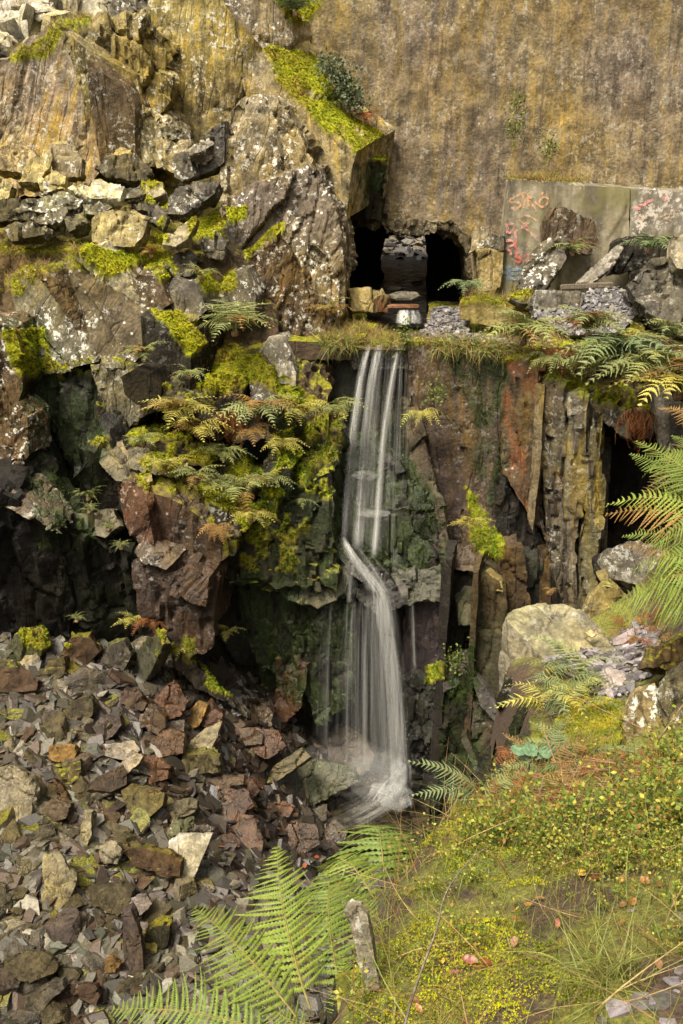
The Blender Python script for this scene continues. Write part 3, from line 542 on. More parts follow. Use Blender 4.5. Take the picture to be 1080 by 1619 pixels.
# ------------------------------------------------------------------ the ledge at stream level
led = empty('ledge', (3, 19, 0), kind=S, label='rock ledge in front of the tunnel')
def plan(parent, pts, z, th, c='b', mat='rock', name='rock_slab', vox=.08, A=.05, kind=None, **k):
    _sd[0] += 7; me = remesh(prism(np.array([(x, y, z if np.isscalar(z) else z[i]) for i, (x, y) in enumerate(pts)], float), (0, 0, -th)), vox)
    weather(me, A, k.get('cell', .6), 0, _sd[0], .015, (1, 1, 1)); o = link(name, me, M[mat], parent); props(o, c, **k); ROCKS.append(o)
    if kind: o['kind'] = kind
    return o
plan(led, [(-1.6, 17.95), (.38, 17.95), (.5, 18.6), (.75, 19.6), (.8, 22.5), (-1.6, 22.5)], 0.03, .35, 'b', moss=.8)
plan(led, [(.2, 17.85), (2.0, 17.85), (2.2, 22), (2.4, 34), (.4, 34), (.5, 22)], -.16, .3, 'd', wet=.8, cell=.35, A=.07)
plan(led, [(1.55, 17.85), (3.05, 17.75), (3.5, 17.25), (4.3, 17.0), (5.3, 17.4), (12, 17.0), (12, 22.4), (2.0, 22.6), (1.7, 19.8), (1.4, 18.6)], -.02, .35, 'b', moss=.55)
plan(led, [(-8, 30), (14, 30), (14, 40), (-8, 40)], [-.1, -.1, .35, .35], .5, 'g', vox=.25, A=.1, name='far_floor')
gp = plan(led, [(1.5, 18.7), (1.78, 19.8), (1.95, 21.4), (2.75, 21.4), (2.5, 19.4), (2.4, 18.55), (3.3, 17.75), (3.0, 17.45), (1.75, 18.15)], .05, .12, 'g', mat='gravel_path', name='gravel_path', A=.02)
gs = rk(led, [(842,500),(905,470),(960,455),(1005,462),(1010,490),(980,528),(900,530)], 18.1, 'g', lean=56, ext=(0,.6,-.5), A=.03, name='gravel_slope'); gs.data.materials[0] = M['gravel_path']
rk(led, [(726,482),(760,475),(836,494),(838,514),(800,523),(728,503)], 18.9, 'o', yaw=-4, lean=8, ext=(.1,.55,0), vox=.05, A=.03, rust=1.2, moss=.5, name='kerb', streak=.3)
rk(led, [(980,528),(1010,530),(1200,556),(1200,585),(1010,560)], 17.2, 'b', yaw=-4, lean=8, ext=(0,.5,0), vox=.05, A=.04, rust=.7, moss=.6, name='kerb')
rk(led, [(800,520),(840,512),(960,530),(1010,548),(1000,575),(900,560),(810,545)], 17.6, 'b', lean=50, ext=(0,.5,-.4), A=.06, cell=.3, moss=.9, rust=.3, name='bank')

sw = link('stream_water', mesh_np('stream_water', [(.25, 17.7, -.075), (1.75, 17.65, -.075), (2.0, 19.2, -.07), (.6, 19.2, -.07)], [[0, 1, 2, 3]]), M['water'], kind=S)
link('tunnel_water', mesh_np('tunnel_water', [(.55, 19.2, .05), (1.65, 19.2, .05), (2.9, 34, .06), (.3, 34, .06)], [[0, 1, 2, 3]]), M['water_tunnel'], kind=S)

# ------------------------------------------------------------------ concrete wall with graffiti
cw = empty('concrete_wall', W(900, 455, 20.3), label='long block of stained concrete with graffiti under the quarry wall', cat='wall', kind='thing')
PY, PL, PD, PC = -5, 3, 20.3, (900, 380)
def panel(poly, mat):
    me = remesh(prism(plane_pts(poly, PD, PY, PL, PC), (.05, 1.0, 0)), .06); weather(me, .02, .7, 0, 5, .012, cover=True); return link('wall_panel', me, M[mat], cw)
p1 = panel([(808,289),(996,297),(992,470),(788,470)], 'conc'); p2 = panel([(997.5,299),(1210,308),(1210,470),(993.5,470)], 'conc2')
ROCKS += [p1, p2]
def stroke(parent, mat, lines, w=.045, s3=True):
    vs, fs = [], []
    for ln in lines:
        q = [(720 + x / 3, 230 + y / 3) for x, y in ln]
        P = plane_pts(q, PD, PY, PL, PC) if False else None
        a, b = R(PY), R(PL); n = np.array([math.sin(a) * math.cos(b), -math.cos(a) * math.cos(b), math.sin(b)]); p0 = W(*PC, PD) + n * .028
        pts = [EYE + ray(x, y) * (np.dot(p0 - EYE, n) / np.dot(ray(x, y), n)) for x, y in q]
        if len(pts) > 2:   # round the corners
            for _ in range(2):
                r = [pts[0]]
                for i in range(len(pts) - 1): r += [pts[i] * .75 + pts[i + 1] * .25, pts[i] * .25 + pts[i + 1] * .75]
                pts = r + [pts[-1]]
        b0 = len(vs)
        for i, p in enumerate(pts):
            t = pts[min(i + 1, len(pts) - 1)] - pts[max(i - 1, 0)]; sd = np.cross(t, n); sd = sd / (np.linalg.norm(sd) + 1e-9) * w / 2
            vs += [p + sd, p - sd]
            if i: fs.append([b0 + 2 * i - 2, b0 + 2 * i - 1, b0 + 2 * i + 1, b0 + 2 * i])
    link('graffiti', mesh_np('graffiti', vs, fs), M[mat], parent)
stroke(p1, 'g_orange', [[(335,222),(275,245),(250,268),(300,268),(312,288),(282,306),(268,292)], [(318,222),(330,262),(322,296)], [(345,225),(346,300)], [(330,252),(372,244)], [(352,262),(372,292),(384,312)], [(378,262),(392,288),(424,292),(446,262),(428,238),(402,252),(398,282)], [(412,222),(420,250)]])
stroke(p1, 'g_orange', [[(298,345),(330,330),(365,338),(384,356)], [(300,350),(322,372),(350,366)]], .03)
stroke(p1, 'g_pink', [[(310,380),(345,402),(380,442)], [(330,362),(350,400)], [(312,392),(342,376)]], .035)
stroke(p1, 'g_pink', [[(240,378),(262,368),(286,388),(262,402),(244,412),(284,416)], [(246,370),(248,416)], [(238,452),(270,448),(288,470),(250,478),(232,484),(262,500),(262,522)], [(288,396),(286,456)]], .05)
stroke(p1, 'g_red', [[(306,506),(284,514),(290,530),(312,536),(304,554),(284,550)], [(330,518),(322,544),(348,546),(354,516),(332,516)], [(352,520),(372,548)], [(284,450),(288,500)]], .05)
stroke(p1, 'g_blue', [[(228,572),(262,590),(316,584)], [(226,600),(270,610),(318,602)], [(238,622),(262,634),(306,628)], [(258,570),(256,640)]], .06)
stroke(p2, 'g_pink', [[(842,296),(868,300),(894,290),(902,268),(940,258)], [(868,286),(892,284)]], .06)
stroke(p2, 'g_pink', [[(990,246),(1000,246),(1000,256),(990,256),(990,246)], [(994,244),(996,258)]], .07)
stroke(p2, 'g_orange', [[(970,338),(1006,324),(1050,324)], [(862,320),(890,350),(912,338)], [(1000,350),(1030,360)]], .03)

# ------------------------------------------------------------------ stones on the ledge
LG = 'boulders on the ledge below the concrete wall'
stone('boulder', [(878,325),(900,333),(942,351),(946,380),(936,402),(862,396),(866,348)], 19.5, 'b', yaw=8, lean=10, th=.7, lichen=.4, label='roof-shaped dark slab leaning against the graffitied concrete', group=LG)
stone('boulder', [(806,474),(818,448),(842,400),(860,384),(895,372),(903,380),(890,412),(874,436),(862,456),(830,478)], 18.7, 'g', yaw=-10, lean=22, th=.6, A=.08, cell=.3, lichen=1.3, roll=-40, label='jagged grey boulder crusted with white lichen below the graffiti', group=LG)
stone('boulder', [(838,474),(850,459),(905,456),(924,464),(918,488),(845,499)], 18.2, 'g', lean=24, th=.5, lichen=.4, moss=.2, label='flat-topped grey block at the foot of the lichened boulder', group=LG)
stone('boulder', [(912,446),(938,420),(978,384),(987,392),(962,428),(935,448)], 18.9, 'p', yaw=-10, lean=30, th=.25, A=.04, cell=.2, lichen=.8, roll=-45, label='thin pale slab tilted up beside the slate gravel slope', group=LG)
stone('boulder', [(966,436),(976,384),(1004,372),(1034,374),(1040,400),(1018,424)], 19.3, 'd', yaw=6, lean=10, th=.6, lichen=.2, label='dark squared block behind the tilted pale slab', group=LG)
stone('boulder', [(1034,380),(1066,372),(1075,400),(1050,408),(1036,404)], 19.4, 'd', lean=12, th=.5, label='small dark block behind the big boulder', group=LG)
stone('boulder', [(994,452),(1010,430),(1034,412),(1085,404),(1160,420),(1160,530),(1078,530),(1040,505),(1010,480)], 17.5, 'g', yaw=-12, lean=22, th=1.3, A=.12, cell=.55, lichen=.35, vox=.055, label='biggest dark grey boulder on the ledge beside the gravel slope', group=LG)
stone('boulder', [(1062,374),(1110,366),(1160,380),(1160,432),(1070,424),(1058,404)], 17.3, 'p', yaw=-8, lean=20, th=.7, lichen=1.0, label='pale lichened rock resting on the big dark boulder', group=LG)
stone('rough_block', [(753,398),(775,392),(797,399),(792,456),(756,462)], 20.2, 't', yaw=-10, lean=4, th=.6, moss=.5, lichen=.3, streak=.4, label='squat stone block beside the tunnel mouth', cat='stone')
stone('rough_block', [(762,396),(770,378),(782,369),(797,374),(796,396)], 20.25, 'g', yaw=-6, lean=8, th=.5, lichen=.6, label='small stone stacked on the block beside the tunnel', cat='stone')
stone('rough_block', [(742,400),(750,366),(764,358),(775,380),(758,392)], 20.9, 't', yaw=-6, lean=14, th=.6, lichen=1.0, label='lichened rock rib at the right jamb of the tunnel mouth', cat='rock')
stone('rough_block', [(553,458),(604,456),(613,470),(604,492),(558,490)], 19.5, 't', yaw=6, lean=14, th=.8, lichen=.2, moss=.2, label='flat tan stone block at the left jamb of the tunnel', cat='stone')
stone('rough_block', [(598,470),(612,466),(620,480),(612,494),(598,492)], 19.2, 'b', yaw=20, lean=14, th=.4, rust=.5, label='brown broken stone beside the plank across the stream', cat='stone')
for i, (x, y, w, h, d) in enumerate([(640,466,26,5,20.6),(624,455,12,3,21.8),(660,446,9,2,23.2)]):
    stone('stepping_stone', [(x-w,y),(x-w*.5,y-h),(x+w*.6,y-h),(x+w,y),(x+w*.5,y+h),(x-w*.6,y+h)], d, 'g' if i == 0 else 'd', lean=74, th=.09, vox=.04, A=.02, wet=.7, label=['largest wet flat slab in the stream inside the tunnel', 'wet stone just behind the largest slab of the tunnel stream', 'farthest and smallest wet stone of the tunnel stream'][i], cat='stone', group='stones in the tunnel stream')
def box(name, c, size, rot, mat, parent=None, bev=.01, **k):
    bm = bmesh.new(); bmesh.ops.create_cube(bm, size=1.0)
    for v in bm.verts: v.co = Vector((v.co.x * size[0], v.co.y * size[1], v.co.z * size[2]))
    bmesh.ops.bevel(bm, geom=list(bm.edges), offset=bev, segments=2, affect='EDGES')
    bmesh.ops.subdivide_edges(bm, edges=[e for e in bm.edges if e.calc_length() > max(size) * .4], cuts=5)
    for v in bm.verts: v.co += Vector((random.uniform(-1, 1), random.uniform(-1, 1), random.uniform(-1, 1))) * bev * .5
    me = bpy.data.meshes.new(name); bm.to_mesh(me); bm.free(); o = link(name, me, M[mat], parent); o.location = tuple(c); o.rotation_euler = rot; return tag(o, **k)
box('timber', W(637, 484, 19.25), (.62, .12, .06), (0, 0, R(3)), 'redwood', label='reddish timber plank lying across the stream at the tunnel mouth', cat='plank')
box('timber', W(928, 452, 18.6), (1.0, .1, .09), (0, R(-2), R(6)), 'wood', label='dark rotten timber lying above the slate gravel slope', cat='timber')

# ------------------------------------------------------------------ stones on the rubble shelf, traced one by one
UG = 'slate blocks lying on the upper rubble shelf'
SH = [
 ([(82,228),(108,224),(128,252),(126,278),(95,282),(80,262)], 18.9, 'm', 4, 14, .6, 'upright five-sided mauve block on the rubble shelf'),
 ([(28,288),(46,252),(78,240),(82,256),(60,288)], 18.6, 't', 14, 24, .5, 'yellowish slanted block on the rubble shelf'),
 ([(-20,236),(24,226),(52,236),(64,252),(40,272),(-20,268)], 19.3, 'm', 0, 24, .6, 'pale grey rock at the left end of the rubble shelf, back row'),
 ([(148,264),(180,247),(214,243),(242,276),(228,286),(196,272),(165,278)], 18.9, 'd', 6, 12, .7, 'dark wedge-shaped overhanging slab on the rubble shelf'),
 ([(170,245),(190,234),(208,236),(206,246)], 19.5, 't', 4, 34, .4, 'small tan stone on top of the dark wedge slab'),
 ([(108,298),(130,285),(160,284),(196,296),(190,314),(142,314)], 18.4, 'p', 2, 46, .4, 'light flat-topped slab in the middle of the rubble shelf'),
 ([(-20,282),(0,281),(22,290),(12,314),(-20,318)], 18.3, 'p', 10, 30, .5, 'whitish block cut by the left edge of the picture'),
 ([(-30,318),(30,316),(62,320),(56,346),(-30,352)], 18.0, 'd', 6, 14, .7, 'wide dark slab lying flat at the left edge of the shelf'),
 ([(28,332),(60,316),(96,302),(132,316),(122,330),(70,336)], 18.1, 'g', 4, 40, .4, 'long grey slab sloping over the dark one'),
 ([(46,344),(74,330),(106,326),(108,334),(96,352),(62,358)], 17.9, 'g', 4, 30, .4, 'lichened grey stone below the long sloping slab'),
 ([(146,382),(148,346),(160,338),(212,334),(234,346),(228,372),(212,392),(160,388)], 17.7, 't', 8, 26, .9, 'largest tan layered block in the middle of the shelf front'),
 ([(262,338),(270,310),(284,296),(310,288),(346,288),(340,306),(312,326),(290,340)], 18.1, 'g', -6, 30, .5, 'broad grey lichened slab right of the shelf centre'),
 ([(236,346),(248,326),(264,344),(258,366)], 17.9, 'g', -6, 18, .3, 'small diamond-shaped upright slate on the shelf'),
 ([(258,386),(274,362),(288,350),(312,352),(296,378),(278,390)], 17.6, 'p', -4, 36, .3, 'pale lilac slab tilted on the moss at the shelf front'),
 ([(256,210),(264,198),(300,210),(301,222),(262,221)], 19.8, 'd', 6, 20, .5, 'dark box-shaped stone perched below the cliff'),
 ([(244,228),(270,222),(300,224),(306,276),(290,286),(258,264)], 19.3, 't', -6, 12, .6, 'yellow-stained upright block beside the buttress'),
 ([(272,250),(298,236),(307,278),(288,287),(276,280)], 18.9, 'g', -10, 10, .4, 'narrow speckled block leaning on the yellow-stained one'),
 ([(298,234),(326,222),(340,200),(356,190),(356,258),(320,276),(304,282)], 19.2, 'g', -6, 12, .7, 'grey masonry-like block against the buttress foot'),
 ([(298,236),(330,220),(338,228),(318,240),(300,244)], 18.9, 'p', 0, 50, .3, 'white-topped flat stone between the yellow block and the buttress'),
 ([(8,362),(40,350),(76,360),(70,372),(20,380)], 17.7, 'd', 4, 28, .35, 'low dark stone at the mossy front of the shelf, left end'),
 ([(60,284),(86,268),(104,280),(100,298),(66,306)], 18.5, 't', 6, 28, .4, 'ochre stone between the slanted yellowish block and the light slab'),
 ([(192,300),(226,288),(240,302),(220,312),(196,314)], 18.5, 'g', 0, 34, .4, 'small grey block right of the light flat slab'),
 ([(225,290),(258,292),(262,306),(236,316)], 18.4, 'p', 0, 34, .35, 'small white-crusted block beside the mossy gap'),
 ([(130,322),(160,316),(180,326),(158,340),(134,338)], 18.0, 'd', 0, 36, .35, 'dark flat piece under the light slab'),
 ([(98,342),(132,336),(140,352),(110,366)], 17.8, 'd', 0, 34, .35, 'dark chip-edged stone left of the tan layered block'),
 ([(262,420),(274,404),(300,392),(318,410),(300,436),(276,438)], 17.7, 'd', 0, 22, .5, 'dark slab under the moss at the right end of the shelf'),
 ([(318,382),(340,368),(362,378),(352,410),(330,408)], 17.9, 'g', -4, 16, .4, 'grey block at the foot of the buttress'),
 ([(210,322),(236,312),(252,322),(240,334),(216,332)], 18.1, 'd', 0, 40, .35, 'thin dark slate under the broad lichened slab'),
]
for poly, d, c, yaw, lean, th, lab in SH:
    if c == 'd': c = (.062, .056, .045)
    stone('slate_block', poly, d, c, yaw, lean, th, lichen=.9 if isinstance(c, str) else .45, moss=.25, label=lab, group=UG, A=.06, cell=.35, streak=.2)

# ------------------------------------------------------------------ the scree
def cpts(L): return [tuple(W(x, y, Y)) for x, y, Y in L]
SCR = Sheet(cpts([(-200,1700,7.6),(0,1660,8.2),(300,1660,8.4),(560,1660,8.8),(-200,1400,10.2),(0,1400,10.4),(250,1420,10.7),(480,1450,11.2),(-200,1200,12.5),(0,1200,12.7),(200,1210,12.9),(330,1270,13.1),(440,1340,13.4),
   (-220,1040,15.0),(0,1035,15.0),(150,1040,15.3),(250,1060,15.4),(330,1100,15.5),(400,1140,15.6),(450,1190,15.7),(480,1240,15.6),(540,1300,15.6),(640,1300,16.0),(700,1320,15.8),(620,1400,14.3),(620,1500,12.5)]))
def grid_sheet(name, f, x0, x1, y0, y1, st, mat, wob=.05, keep=None):
    xs = np.arange(x0, x1, st); ys = np.arange(y0, y1, st); X, Y = np.meshgrid(xs, ys); z = f(X.ravel(), Y.ravel())
    v = np.stack([X.ravel(), Y.ravel(), z], 1); v[:, 2] += wob * fbm(v * 1.7, 4, 3) ; nx, ny = len(xs), len(ys)
    i = np.arange(nx * ny).reshape(ny, nx); q = np.stack([i[:-1, :-1], i[:-1, 1:], i[1:, 1:], i[1:, :-1]], -1).reshape(-1, 4)
    if keep is not None:
        k = keep(v); q = q[k[q].all(1)]
    return link(name, mesh_np(name, v, q, smooth=True), mat, kind=S)
screeo = grid_sheet('scree_slope', lambda x, y: SCR.z(np.clip(x, -7, 2.2), y), -9.5, 5.2, 6.0, 17.2, .08, M['grit'], .10)
tag(screeo, label='slope of broken slate below the terraces')

# kinds of loose slate: shared meshes
def slate_mesh(seed, fl=.38, n=5, vox=.07, A=.05):
    """an angular plate: irregular outline, split edges, sheared faces"""
    r = np.random.default_rng(seed); n = int(r.integers(4, 7)); an = np.sort((np.arange(n) + r.uniform(-.33, .33, n)) * 6.2832 / n); ra = r.uniform(.36, .56, n); el = r.uniform(.5, .95)
    o = np.stack([np.cos(an) * ra, np.sin(an) * ra * el], 1); h = fl * r.uniform(.7, 1.2) * .5; sh = r.uniform(-.12, .12, 2); tilt = r.uniform(-.25, .25, 2) * fl
    top = np.column_stack([o * r.uniform(.72, .98) + sh, h + o @ tilt]); mid = np.column_stack([o * r.uniform(.98, 1.06, (n, 1)), np.full(n, r.uniform(-.3, .3) * h)]); bot = np.column_stack([o * r.uniform(.7, 1.0) - sh, np.full(n, -h)])
    return hull(np.vstack([top, mid, bot]))
BIG = []
for i in range(18):
    me = remesh(slate_mesh(300 + i, random.choice([.22, .34, .5])), .036)
    weather(me, .022, .3, random.uniform(-60, 60), 700 + i, .012, (1, 1, .5), cover=False, off=np.array([i * 3.1, 0, 0])); me.materials.append(M['stone']); BIG.append(me)
SMALL = []
for i in range(16):
    me = slate_mesh(900 + i, random.choice([.12, .2, .32])); bm = bmesh.new(); bm.from_mesh(me); bmesh.ops.triangulate(bm, faces=bm.faces); bm.verts.index_update()
    SMALL.append((np.array([v.co[:] for v in bm.verts]), np.array([[v.index for v in f.verts] for f in bm.faces]))); bm.free()
SC = {'olive': (.068, .058, .032), 'grey': (.072, .065, .051), 'brown': (.056, .036, .021), 'purple': (.070, .056, .048), 'lilac': (.19, .172, .165), 'pale': (.160, .145, .105), 'rust': (.074, .038, .022), 'green': (.066, .068, .045), 'ochre': (.17, .105, .035)}

def sstone(poly, c, lab, lean=42, yaw=0, th=.4, up=.12, name='slate_rock', wet=0., **k):
    cx, cy = np.mean(np.array(poly, float), 0); h = SCR.hit(cx, cy, 6, 17.5); r = EYE - h; r /= np.linalg.norm(r); h = h + r * (up * 1.3 + .10)
    return stone(name, poly, h, SC.get(c, c), yaw, lean, th, label=lab, group='large rocks lying in the scree', mat='stone', wet=wet, A=k.pop('A', .045), cell=k.pop('cell', .32), vox=k.pop('vox', .036), **k)
